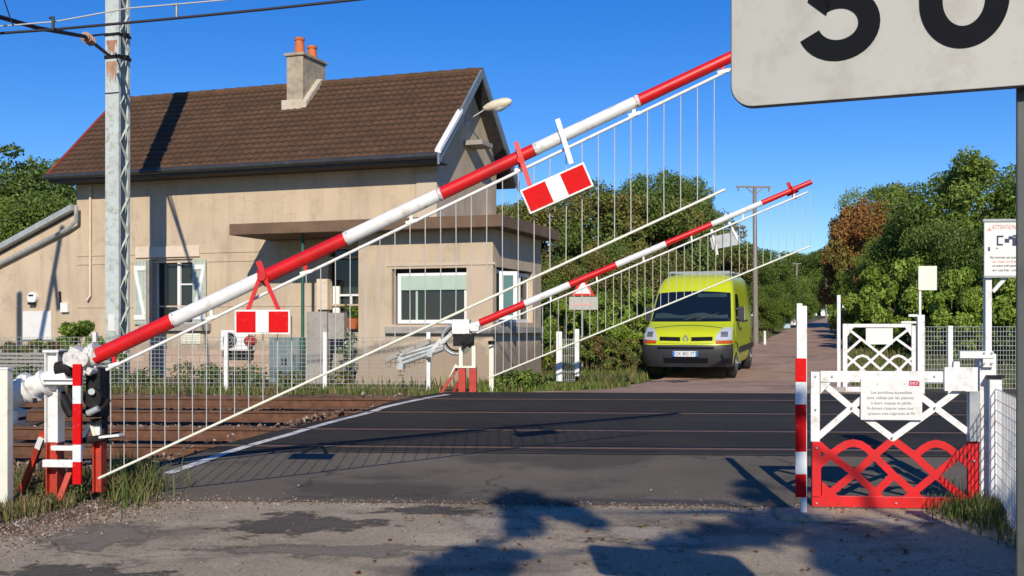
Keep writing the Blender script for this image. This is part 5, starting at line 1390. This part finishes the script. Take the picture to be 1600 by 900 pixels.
# bonnet shut line and side features
def vside(sgn, pts, off, m, name, parent, t=.01):
    b = MB(); P = []
    for (y, z) in pts: P.append((sgn * (np.interp(z, ZS, WD) + off), y, z))
    b.prism(P, (-sgn * t, 0, 0)); return b.build(name, m, parent)
for sgn in (1, -1):
    dr = vside(sgn, [(1.30, .36), (2.32, .36), (2.32, 2.02), (1.72, 2.04), (1.05, 1.34), (1.05, .95), (1.18, .85)], .005, 'van_paint', 'front_door', van, .02)
    vside(sgn, [(1.22, 1.34), (2.24, 1.30), (2.22, 1.96), (1.74, 1.98)], .010, 'van_glass', 'door_window', dr, .008)
    vside(sgn, [(2.0, 1.10), (2.2, 1.10), (2.2, 1.16), (2.0, 1.16)], .02, 'black_plastic', 'handle', dr, .02)
    vside(sgn, [(2.34, .36), (2.36, .36), (2.36, 2.1), (2.34, 2.1)], .004, 'ink_black', 'door_gap', van, .01)
    vside(sgn, [(2.5, 1.28), (3.9, 1.28), (3.9, 1.32), (2.5, 1.32)], .008, 'black_plastic', 'slide_rail', van, .01)
    vside(sgn, [(1.55, .56), (4.9, .56), (4.9, .70), (1.55, .70)], .016, 'black_plastic', 'side_moulding', van, .02)
    vside(sgn, [(.42, .31), (1.5, .31), (1.46, .62), (1.25, .80), (.95, .86), (.66, .80), (.46, .62)], .004, 'ink_black', 'wheel_arch', van, .02)
    vside(sgn, [(3.75, .31), (4.75, .31), (4.7, .62), (4.5, .80), (4.25, .86), (4.0, .80), (3.8, .62)], .004, 'ink_black', 'wheel_arch', van, .02)
    for wy in (.98, 4.25):
        b = MB(); xw = sgn * .90
        b.path([(xw - sgn * .11, wy, .335), (xw - sgn * .10, wy, .335), (xw + sgn * .08, wy, .335), (xw + sgn * .11, wy, .335)], [.26, .335, .335, .25], 28); w_ = b.build('wheel', 'tyre_rubber', van)
        b = MB(); b.disc((xw + sgn * .115, wy, .335), (1, 0, 0), .2, .02, 24); b.disc((xw + sgn * .13, wy, .335), (1, 0, 0), .07, .03, 16)
        for k in range(6):
            a = k * math.pi / 3; b.tube((xw + sgn * .128, wy + .13 * math.cos(a), .335 + .13 * math.sin(a)), (xw + sgn * .118, wy + .13 * math.cos(a), .335 + .13 * math.sin(a)), .03, .03, 8, 1)
        b.build('rim', ['rim_metal', 'ink_black'], w_)
    # door mirror
    b = MB(); x0 = sgn * (np.interp(1.5, ZS, WD)); b.box((x0 + sgn * .11, 1.42, 1.50), (.15, .12, .34), 0); b.bar((x0 - sgn * .02, 1.34, 1.40), (x0 + sgn * .08, 1.36, 1.40), .06, .05); b.bar((x0 - sgn * .02, 1.36, 1.62), (x0 + sgn * .08, 1.36, 1.6), .05, .05)
    mr = b.build('mirror', 'black_plastic', van, .03)
    b = MB(); b.box((x0 + sgn * .13, 1.415, 1.50), (.15, .006, .32)); b.build('mirror_glass', 'chrome', mr)
    b = MB(); b.tube((sgn * .70, 2.2, 2.50), (sgn * .70, 4.7, 2.50), .025, .025, 8)
    for y in (2.25, 3.4, 4.65): b.tube((sgn * .70, y, 2.42), (sgn * .70, y, 2.5), .02, .02, 6)
    b.build('roof_rail', 'grey_metal', van)
b = MB()
for y in (2.3, 3.3, 4.3): b.bar((-.72, y, 2.53), (.72, y, 2.53), .04, .05)
b.build('roof_bar', 'grey_metal', van)
patch('bonnet_gap', -.8, .8, lambda x: 1.235 - .10 * x * x, lambda x: 1.247 - .10 * x * x, 'black_plastic', van, .004, 14, 1)

# ------------------------------------------------------------------ vegetation
def leaf_cloud(rg, C, Rd, n, size, pal, flat=1.0, up=.25, spray=0):
    """n leaves spread through clumps (centres C, radii Rd): returns verts, colours"""
    w = Rd ** 2; k = rg.choice(len(C), n, p=w / w.sum())
    d = rg.normal(size=(n, 3)); d /= np.linalg.norm(d, axis=1)[:, None]
    rr = rg.uniform(.25, 1.0, n) ** .5 * rg.choice([1, 1, 1, 1.18], n)
    P = C[k] + d * (Rd[k] * rr)[:, None] * np.array([1, 1, .82])
    if spray:      # leaves strung along a few twigs of each clump instead of a ball
        tw = rg.normal(size=(len(C), 7, 3)); tw /= np.linalg.norm(tw, axis=2)[..., None]
        j = rg.integers(0, 7, n); s_ = rg.uniform(.1, 1.0, n) * Rd[k] * spray
        P = C[k] + tw[k, j] * s_[:, None] + d * (.09 + .10 * Rd[k] * rg.random(n))[:, None]
    nr = d * .6 + rg.normal(size=(n, 3)) * .7 + np.array([0, 0, up]); nr /= np.linalg.norm(nr, axis=1)[:, None]
    t = np.cross(nr, rg.normal(size=(n, 3))); t /= np.linalg.norm(t, axis=1)[:, None]; bt = np.cross(nr, t)
    s = size * rg.uniform(.55, 1.25, n)[:, None]
    q = [P - t * s, P + bt * s * .55 + nr * s * .12, P + t * s, P - bt * s * .55 + nr * s * .12]
    V = np.stack(q, 1)
    pal = np.array(pal); base = pal[rg.integers(0, len(pal), len(C))]
    c = base[k] * .65 + pal[rg.integers(0, len(pal), n)] * .35
    c = c * rg.uniform(.7, 1.35, (n, 1))
    return V, c
def quads_obj(name, V, c, m, parent=None):
    n = len(V); me = bpy.data.meshes.new(name)
    me.vertices.add(n * 4); me.vertices.foreach_set('co', V.reshape(-1).astype(np.float32))
    me.loops.add(n * 4); me.loops.foreach_set('vertex_index', np.arange(n * 4, dtype=np.int32))
    me.polygons.add(n); me.polygons.foreach_set('loop_start', (np.arange(n) * 4).astype(np.int32)); me.update(calc_edges=True)
    a = me.attributes.new('leafcol', 'FLOAT_COLOR', 'FACE')
    a.data.foreach_set('color', np.concatenate([c, np.ones((n, 1))], 1).astype(np.float32).ravel())
    me.materials.append(MATS[m]); o = bpy.data.objects.new(name, me); COL.objects.link(o)
    if parent: o.parent = parent
    return o
GREEN = [(.155, .23, .034), (.115, .18, .030), (.215, .28, .046), (.08, .135, .027)]
DARK = [(.09, .145, .03), (.12, .18, .038), (.145, .205, .042), (.075, .12, .03)]
BROWN = [(.18, .185, .040), (.15, .20, .040), (.21, .165, .045), (.12, .17, .036), (.115, .185, .036)]
RUST = [(.33, .13, .04), (.28, .13, .04), (.17, .18, .04), (.34, .16, .05)]
BRIGHT = [(.20, .31, .036), (.155, .25, .033), (.26, .35, .055)]
DRY = [(.19, .125, .05), (.15, .12, .042), (.12, .13, .036)]
def tree_proto(seed, h, rx, z0, ncl, nl, ls, pal, trunk_r, crown_r=(.11, .26), shape='oval', label='', group=None, cat='tree', name='tree'):
    rg = np.random.default_rng(seed)
    t = thing(name, label, cat, (0, 0, 0), 0, group)
    zc = (h + z0) / 2; hz = (h - z0) / 2
    C = []
    while len(C) < ncl:
        p = rg.uniform(-1, 1, 3); l = np.linalg.norm(p)
        if l > 1 or l < .45: continue
        if shape == 'cone' and math.hypot(p[0], p[1]) > .95 - (p[2] + 1) * .40: continue
        if shape == 'oval' and p[2] < -.5 and math.hypot(p[0], p[1]) < .3: continue
        k = .86
        C.append((p[0] * rx * k, p[1] * rx * k, zc + p[2] * hz * k))
    C = np.array(C); Rd = rg.uniform(crown_r[0], crown_r[1], ncl) * min(rx * 1.3, hz * 1.2) * np.where(rg.random(ncl) < .3, .65, 1.0)
    C = C * np.where(rg.random(ncl) < .15, 1.05, 1.0)[:, None] if shape != 'x' else C
    V, c = leaf_cloud(rg, C, Rd, nl, ls, pal)
    quads_obj('crown', V, c, 'leaf', t)
    b = MB(); lean = rg.normal(0, .03 * h, 2)
    tp = [Vector((0, 0, -.5)), Vector((lean[0] * .2, lean[1] * .2, z0 * .6 + .1)), Vector((lean[0] * .6, lean[1] * .6, zc * .8)), Vector((lean[0], lean[1], zc + hz * .55))]
    b.path(tp, [trunk_r * 1.3, trunk_r, trunk_r * .7, trunk_r * .25], 8)
    for i in rg.choice(ncl, min(ncl, 14), replace=False):
        e = Vector(C[i]); st = tp[1].lerp(tp[3], rg.uniform(.1, .7))
        md = st.lerp(e, .5) + Vector((0, 0, -.05 * h * rg.random())); b.path([st, md, e], [trunk_r * .4, trunk_r * .24, trunk_r * .06], 6)
    b.build('trunk', 'bark', t)
    return t
_used = {}
def put(proto, px, ytop, Y, h0, sxy=1.0, rot=0, label=None, group=None, cat=None):
    """stand a tree so that its top is as high as the photograph shows at that distance"""
    x = (px - 800) / FPX * Y; z = g0(x, Y) - .1; H_ = EYE + (HORIZ - ytop) / FPX * Y - z; s = H_ / h0
    if proto.name not in _used:
        _used[proto.name] = 1; o = proto; o.location = (x, Y, z); o.rotation_euler = (0, 0, rot); o.scale = (s * sxy, s * sxy, s)
        if label: o['label'] = label
        if group: o['group'] = group
    else:
        o = copy_thing(proto, (x, Y, z), rot, (s * sxy, s * sxy, s), label, group)
    if cat: o['category'] = cat
    return o
WOOD = 'trees behind the crossing'
P1 = tree_proto(101, 10, 4.6, .8, 90, 52000, .105, GREEN, .2, label='x', group=WOOD)
P2 = tree_proto(102, 10, 4.2, .6, 90, 48000, .105, DARK + GREEN[:2], .2, label='x', group=WOOD)
P3 = tree_proto(103, 8, 4.8, .3, 82, 44000, .10, BROWN, .16, label='x', group=WOOD)
P4 = tree_proto(104, 9, 3.6, .8, 50, 18000, .13, RUST, .16, label='x', group=WOOD)
P5 = tree_proto(105, 12, 3.2, .6, 60, 20000, .13, DARK, .18, shape='cone', label='x', group=WOOD)
P6 = tree_proto(106, 3, 2.2, .05, 40, 12000, .085, BRIGHT + GREEN[:1], .06, label='x', name='shrub', cat='shrub', group='shrubs along the verges')
P7 = tree_proto(107, 2.4, 2.2, .05, 36, 9000, .075, DRY + BROWN, .06, label='x', name='shrub', cat='shrub', group='shrubs along the verges')
# left wood
put(P5, 18, 220, 62, 12, 1.35, .3, 'dark dense tree at the left picture edge, tallest left of the house')
put(P2, 85, 232, 66, 10, 1.0, 1.2, 'dark green tree just left of the house roof corner')
put(P1, -30, 290, 50, 10, 1.1, 2.2, 'mid green tree low at the left edge above the annex roof')
put(P2, 60, 285, 48, 10, .9, 4.0, 'green tree between the annex roof and the house wall')
put(P2, -90, 240, 60, 10, 1.0, .5, 'dark tree cut by the left picture edge')
# centre
put(P2, 1035, 252, 72, 10, .72, 2.0, 'tall dark round headed tree rising above the brown wood behind the warning plate')
put(P2, 1085, 262, 74, 10, .55, .7, 'narrow dark tree beside the tall round headed one, left of the utility pole')
put(P3, 930, 288, 52, 8, 1.0, .2, 'broad brownish green tree under the tilted warning plate')
put(P3, 1010, 300, 50, 8, .9, 1.6, 'brownish green tree in the middle of the wood above the van')
put(P3, 1085, 312, 54, 8, .8, 2.9, 'olive tree above the right side of the van roof')
put(P3, 860, 300, 50, 8, .9, 4.4, 'brown green tree at the right edge of the house bay')
put(P1, 800, 310, 62, 10, .7, 3.3, 'green tree behind the house gable')
put(P3, 975, 380, 40, 8, 1.0, 5.2, 'low rust tinged tree behind the van windscreen side')
put(P3, 880, 400, 38, 8, 1.0, 3.8, 'low dark olive tree behind the red striped road sign')
put(P2, 1120, 385, 60, 10, .9, 1.1, 'dark tree directly behind the van roof')
put(P2, 1215, 398, 66, 10, .95, .4, 'dark tree right of the utility pole along the road')
put(P1, 1205, 440, 56, 10, 1.0, 5.6, 'green bushy tree at the foot of the utility pole')
for i, (px, yt, Y, s_, r_) in enumerate(((1150, 376, 150, 1.3, .1), (1200, 384, 165, 1.3, 1.1), (1245, 388, 175, 1.3, 2.1), (1280, 386, 170, 1.3, 3.0), (1315, 380, 160, 1.3, 4.0), (1110, 372, 150, 1.3, 5.0), (1262, 430, 130, 1.2, .7), (1300, 440, 125, 1.0, 1.9), (1232, 425, 120, 1.1, 2.6))):
    put(P2 if i % 2 else P1, px, yt, Y, 10, s_, r_, 'far dark tree of the wood closing the end of the road', 'distant wood at the end of the road')
put(P1, 1262, 455, 95, 10, .8, 1.0, 'small green tree on the left side of the far road bend')
# right
put(P4, 1358, 300, 62, 9, .74, .9, 'rust orange autumn tree right of the road')
put(P4, 1312, 360, 68, 9, .55, 2.4, 'smaller orange brown tree low beside the far road')
put(P1, 1372, 276, 70, 10, .8, .2, 'green tree top rising behind the rust orange tree')
put(P1, 1545, 222, 42, 10, 1.05, 2.5, 'tallest bright green tree at upper right under the big road sign')
put(P1, 1450, 305, 44, 10, .85, 4.1, 'green tree between the rust orange tree and the tallest right tree')
put(P2, 1660, 235, 40, 10, 1.0, 1.0, 'dark green tree cut by the right picture edge')
put(P1, 1345, 392, 54, 10, .7, 1.3, 'green tree low in front of the rust orange tree')
put(P1, 1400, 350, 46, 10, .7, 5.0, 'green tree above the far foot gate')
put(P1, 1478, 258, 47, 10, .85, 5.3, 'green tree filling the gap left of the tallest right tree')
put(P2, 1490, 330, 38, 10, .85, .6, 'dark green tree behind the blank cream sign')
put(P1, 1575, 330, 36, 10, .8, 3.0, 'green tree behind the white notice board')
put(P6, 1370, 425, 40, 3, .75, 1.0, 'bright bush behind the left of the far foot gate')
put(P6, 1420, 410, 38, 3, .7, 2.0, 'bright bush behind the far gate hinge post')
put(P6, 1490, 425, 34, 3, .75, 3.0, 'bright green bush behind the grey mesh fence, left part')
put(P6, 1560, 435, 33, 3, .75, 4.0, 'bright green bush behind the grey mesh fence, under the notice board')
put(P6, 1330, 455, 50, 3, .8, 5.0, 'leafy bush behind the direction sign')
put(P6, 1640, 420, 32, 3, .9, 5.5, 'bright bush at the right picture edge behind the fence')
# hedge left of the van
put(P6, 880, 470, 31, 3, .8, .5, 'bright green bush behind the pair of short white posts')
put(P6, 945, 465, 32, 3, .8, 1.5, 'bright green bush left of the van bonnet')
put(P6, 1000, 455, 35, 3, .8, 2.5, 'green bush directly behind the left side of the van')
put(P7, 930, 520, 28.5, 2.4, .9, .6, 'brownish dry bush at the verge left of the van')
put(P7, 985, 525, 29.5, 2.4, .8, 1.7, 'dry brown bush beside the van front corner')
put(P7, 870, 535, 28.0, 2.4, .8, 3.7, 'low brownish bush behind the bay corner')
put(P6, 118, 506, 25.2, 3, 1.1, 3.1, 'green spiky shrub in front of the annex wall, right of the white panel')
put(P7, 55, 527, 24.4, 2.4, .9, 2.1, 'low brownish green shrub in front of the white panel')
put(P7, 5, 535, 24.2, 2.4, .8, 1.1, 'low shrub at the left edge before the annex wall')

# potted plants beside the porch
for (px, yt, lab, fl) in ((546, 545, 'potted plant with pale flowers beside the porch steps, left of the bay', True), (551, 498, 'small leafy potted plant on the porch sill above the pale flowers', False)):
    w_ = H.px(px, yt, .12 if fl else .9); wx, wy = H.x + w_.x * H.c - w_.y * H.s, H.y + w_.x * H.s + w_.y * H.c
    zz = .40 if fl else H.z + H.px(px, 514, .9).z
    t = thing('potted_plant', lab, 'plant', (wx, wy, zz), 0, None)
    b = MB(); b.path([(0, 0, 0), (0, 0, .04), (0, 0, .22), (0, 0, .25)], [.10, .12, .15, .16], 14); b.build('pot', 'dark_metal' if fl else 'terracotta', t)
    rq = np.random.default_rng(px); hh = .75 if fl else .2
    Cq = np.array([(rq.normal(0, .09), rq.normal(0, .06), .3 + hh * rq.random()) for _ in range(14)])
    V, c = leaf_cloud(rq, Cq, np.full(14, .1), 900, .035, DARK + GREEN); quads_obj('foliage', V, c, 'leaf', t)
    if fl:
        V, c = leaf_cloud(rq, Cq + np.array([0, -.05, .02]), np.full(14, .1), 160, .03, [(.7, .7, .68), (.6, .6, .62)]); quads_obj('flowers', V, c, 'leaf', t)
# trees behind the photographer, whose shade falls across the foreground
ov = thing('tree', 'broad roadside tree standing behind the viewpoint, shading the foreground', 'tree', (4.2, -7.5, -.2), 0)
rg = np.random.default_rng(9)
tanE = math.tan(R(SUN_EL)); tanA = math.tan(R(SUN_AZ))
def src(px, py, z):      # where a bough at height z must hang to shade that ground point
    x, y = gp(px, py); d = (z - g0(x, y)) / tanE; return (x + d * tanA - 4.2, y - d + 7.5, z + .2)
CL = []; RDl = []
for (px, py, z, r_) in ((815, 778, 7.2, .17), (840, 790, 7.1, .2), (870, 797, 7.0, .2), (800, 800, 7.0, .12), (830, 815, 6.9, .17), (805, 828, 6.9, .13), (905, 805, 7.0, .15), (925, 815, 7.0, .1), (785, 786, 7.1, .1),
                        (700, 884, 6.6, .2), (760, 868, 6.6, .22), (820, 865, 6.6, .24), (880, 862, 6.5, .22), (920, 852, 6.5, .16), (730, 896, 6.5, .22), (800, 890, 6.5, .22), (870, 888, 6.5, .22), (930, 885, 6.5, .16),
                        (1050, 862, 6.4, .13), (1100, 857, 6.4, .16), (1130, 830, 6.8, .17), (1150, 860, 6.6, .2), (1180, 835, 6.8, .2), (1190, 880, 6.4, .26), (1240, 850, 6.6, .26), (1300, 860, 6.5, .3), (1250, 890, 6.2, .3), (1360, 855, 6.4, .3), (1330, 890, 6.2, .32), (1420, 850, 6.4, .32), (1400, 890, 6.1, .34), (1480, 860, 6.3, .34), (1470, 895, 6.0, .36), (1560, 850, 6.3, .36), (1550, 890, 6.0, .4), (1050, 852, 6.9, .1), (1095, 846, 6.9, .16), (1120, 838, 6.9, .18), (1070, 895, 6.2, .18), (1180, 775, 7.2, .14), (1210, 800, 7.1, .2), (1165, 755, 7.3, .1), (1290, 826, 6.9, .16), (1340, 830, 6.8, .14), (1200, 822, 6.9, .2)):
    CL.append(src(px, py, z)); RDl.append(r_)
nfix = len(CL)
for k in range(46):
    a = rg.uniform(0, 6.28); q = rg.uniform(.2, 1) ** .5
    CL.append((q * 3.2 * math.cos(a) + 1.2, q * 2.6 * math.sin(a) - 1.2, 5.6 + rg.uniform(-1.0, 3.0))); RDl.append(rg.uniform(.5, .95))
CL = np.array(CL); RDl = np.array(RDl)
keep = np.array([not (.1 < CL[i][0] + 4.2 < 2.5 and 1.7 - RDl[i] * 2 < CL[i][2] - .2 - (3.0 - (CL[i][1] - 7.5)) * tanE < 2.62 + RDl[i] * 2.0) for i in range(len(CL))])
nfix = int(keep[:nfix].sum()); CL = CL[keep]; RDl = RDl[keep]
V, c = leaf_cloud(rg, CL[:nfix], RDl[:nfix], 11000, .08, GREEN, spray=1.25)
V2, c2 = leaf_cloud(rg, CL[nfix:], RDl[nfix:], 15000, .11, GREEN)
quads_obj('crown', np.concatenate([V, V2]), np.concatenate([c, c2]), 'leaf', ov)
b = MB(); tp = [Vector((0, 0, -.3)), Vector((.05, .1, 2.5)), Vector((0, .2, 4.6)), Vector((-.1, .1, 8.0))]
b.path(tp, [.3, .24, .2, .12], 10)
for i in list(range(0, nfix, 3)) + list(range(nfix, len(CL), 4)):
    e = Vector(CL[i])
    if e.x < -1.6:      # boughs over the road leave the trunk high up
        st = tp[3]; md = st.lerp(e, .5) + Vector((0, 0, .9)); b.path([st, md, e], [.07, .045, .01], 5); continue
    st = tp[1].lerp(tp[2], .75); b.path([st, st.lerp(e, .5) + Vector((0, 0, .25)), e], [.06, .035, .01], 5)
b.build('trunk', 'bark', ov)

# grass and weeds
def blades(name, X, Y, h, w, pal, label, lean=.35, zfun=None, fan=False):
    n = len(X); rg = np.random.default_rng(len(name) * 7 + n)
    Z = gz(X, Y) - .05 - trough(X, Y) if zfun is None else zfun(X, Y)
    a = rg.uniform(0, 6.28, n); hh = h * rg.uniform(.4, 1.25, n); ww = w * rg.uniform(.6, 1.3, n)
    dx, dy = np.cos(a), np.sin(a); ln = rg.uniform(.1, 1, n) * lean * hh; b2 = rg.uniform(0, 6.28, n)
    lx, ly = np.cos(b2) * ln, np.sin(b2) * ln
    P = np.stack([X, Y, Z], -1); D = np.stack([dx * ww, dy * ww, 0 * ww], -1)
    M1 = P + np.stack([lx * .35, ly * .35, hh * .55], -1); T = P + np.stack([lx, ly, hh], -1)
    q1 = np.stack([P - D, P + D, M1 + D * .8, M1 - D * .8], 1); q2 = np.stack([M1 - D * .8, M1 + D * .8, T + D * .12, T - D * .12], 1)
    pal = np.array(pal); c = pal[rg.integers(0, len(pal), n)] * rg.uniform(.7, 1.3, (n, 1))
    return tag(quads_obj(name, np.concatenate([q1, q2]), np.concatenate([c, c]), 'grass_blade'), label, name.replace('_', ' '), kind='stuff')
def weeds_leafy(name, C, Rd, n, size, pal, label):
    rg = np.random.default_rng(n + len(C)); V, c = leaf_cloud(rg, np.array(C), np.array(Rd), n, size, pal, up=.5)
    return tag(quads_obj(name, V, c, 'leaf'), label, name.replace('_', ' '), kind='stuff')
STRAW = [(.26, .19, .09), (.20, .15, .07), (.15, .12, .05), (.30, .23, .12)]
GRASS = [(.09, .15, .03), (.13, .18, .042), (.17, .195, .055), (.075, .11, .025)]
rg = np.random.default_rng(21)
# left foreground verge
n = 9000
y = rg.uniform(7.4, 11.7, n); x = np.array([near_left(v) for v in y]) - .32 - rg.gamma(1.6, .45, n)
k = x > -8; x, y = x[k], y[k]; y = y - TAN_T * (np.clip(x, -14, 9) + 5)
blades('verge_grass', x, y, .17, .006, STRAW + STRAW + GRASS, 'dry straw and green grass on the verge around the near barrier foot')
C = []; Rd = []
for k in range(90):
    y = rg.uniform(7.8, 11.5); x = near_left(y) - .38 - rg.gamma(1.5, .42); C.append((x, y - TAN_T * (max(x, -14) + 5), g0(x, y) + rg.uniform(-.02, .12))); Rd.append(rg.uniform(.05, .13))
weeds_leafy('verge_weeds', C, Rd, 9000, .022, [(.10, .10, .035), (.16, .10, .04), (.07, .10, .03), (.20, .12, .05)], 'low brownish weeds on the verge around the near barrier foot')
C = []; Rd = []
for k in range(16):
    px, py = rg.uniform(165, 245), rg.uniform(745, 785); x, y = gp(px, py + 8); C.append((x, y, g0(x, y) + rg.uniform(.0, .16))); Rd.append(rg.uniform(.03, .075))
weeds_leafy('green_weeds', C, Rd, 2200, .013, GRASS + STRAW[:2], 'clump of green weeds at the road edge right of the near barrier foot')
pts = [gp(rg.normal(200, 26), rg.normal(765, 14)) for _ in range(900)]
x = np.array([p[0] for p in pts]); y = np.array([p[1] for p in pts])
blades('road_edge_grass', x, y, .30, .006, GRASS + STRAW[:2], 'scraggly green and yellow grass at the road edge right of the near barrier foot', lean=.6)
# strip along the house fence
n = 9000; x = rg.uniform(-15.5, -1.4, n); y = 22.0 + rg.uniform(-1.3, 1.2, n) - .105 * (x + 8)
blades('fence_grass', x, y, .16, .012, GRASS + GRASS + STRAW, 'green and dry grass along the foot of the house fence')
C = []; Rd = []
for k in range(60):
    x = rg.uniform(-14, -3); y = 22.4 - .105 * (x + 8) + rg.uniform(-.5, .6); C.append((x, y, g0(x, y) + rg.uniform(.0, .35))); Rd.append(rg.uniform(.12, .3))
weeds_leafy('fence_weeds', C, Rd, 9000, .045, GRASS + BROWN, 'bushy weeds along the foot of the house fence')
# far verge by the bay and the van
n = 14000; x = rg.uniform(-.7, 4.0, n); y = rg.uniform(21.3, 29, n); k = x < np.interp(y, [20.6, 21.5, 23.2, 26, 50], [-.5, .9, 2.0, 3.0, 11.1]) - .1
blades('far_verge_grass', x[k], y[k], .16, .012, GRASS + BRIGHT + STRAW[:2], 'short green grass on the verge left of the van')
C = []; Rd = []
for k in range(26):
    px = rg.uniform(775, 850); x, y = W(px, 600, 22.2)[:2]; y += rg.uniform(-.3, .8); C.append((x, y, g0(x, y) + rg.uniform(0, .25))); Rd.append(rg.uniform(.1, .24))
weeds_leafy('bay_weeds', C, Rd, 5000, .04, GRASS + BRIGHT, 'green weeds at the foot of the bay by the far barrier')
n = 22000; y = 24 + 50 * rg.uniform(0, 1, n) ** 2; s = rg.choice([-1, 1], n)
fl = np.interp(y, [20.6, 23.2, 26, 50, 130], [-.5, 2.0, 3.0, 11.1, 36.4]); fr_ = np.interp(y, [20.6, 22, 28, 50, 130], [6.4, 6.8, 8.3, 14.9, 39.2])
x = np.where(s < 0, fl - rg.gamma(1.2, 1.2, n) - .1, fr_ + rg.gamma(1.2, 1.6, n) + .05)
blades('roadside_grass', x, y, .24, .02, GRASS + STRAW[:2], 'grass along both edges of the far road')
# right: grass by the near gate post
n = 3500; x = rg.normal(4.12, .17, n); y = 9.45 + rg.normal(0, .22, n) - .3 * (x - 3.95)
blades('gate_grass', x, y, .19, .007, GRASS + GRASS + STRAW[:1], 'tuft of grass at the foot of the near gate hinge post')
n = 8000; x = rg.uniform(3.6, 6.5, n); y = rg.uniform(6.6, 10.6, n); k = x > 3.75 + .31 * (y - 9) + rg.normal(0, .15, n)
blades('right_verge_grass', x[k], y[k], .22, .006, GRASS + STRAW[:1], 'grass on the shaded verge along the right mesh fence')
n = 500; x = rg.uniform(-1, 4, n); y = rg.uniform(6.8, 10.2, n)
dl_ = rg.choice(n, 260, replace=False); Vq, cq = leaf_cloud(rg, np.stack([x, y, gz(x, y) + .015], -1)[dl_], np.full(260, .008), 260, .028, RUST, up=3.0)
tag(quads_obj('fallen_leaves', Vq, cq, 'leaf'), 'scattered brown fallen leaves on the foreground asphalt', 'leaves', kind='stuff')
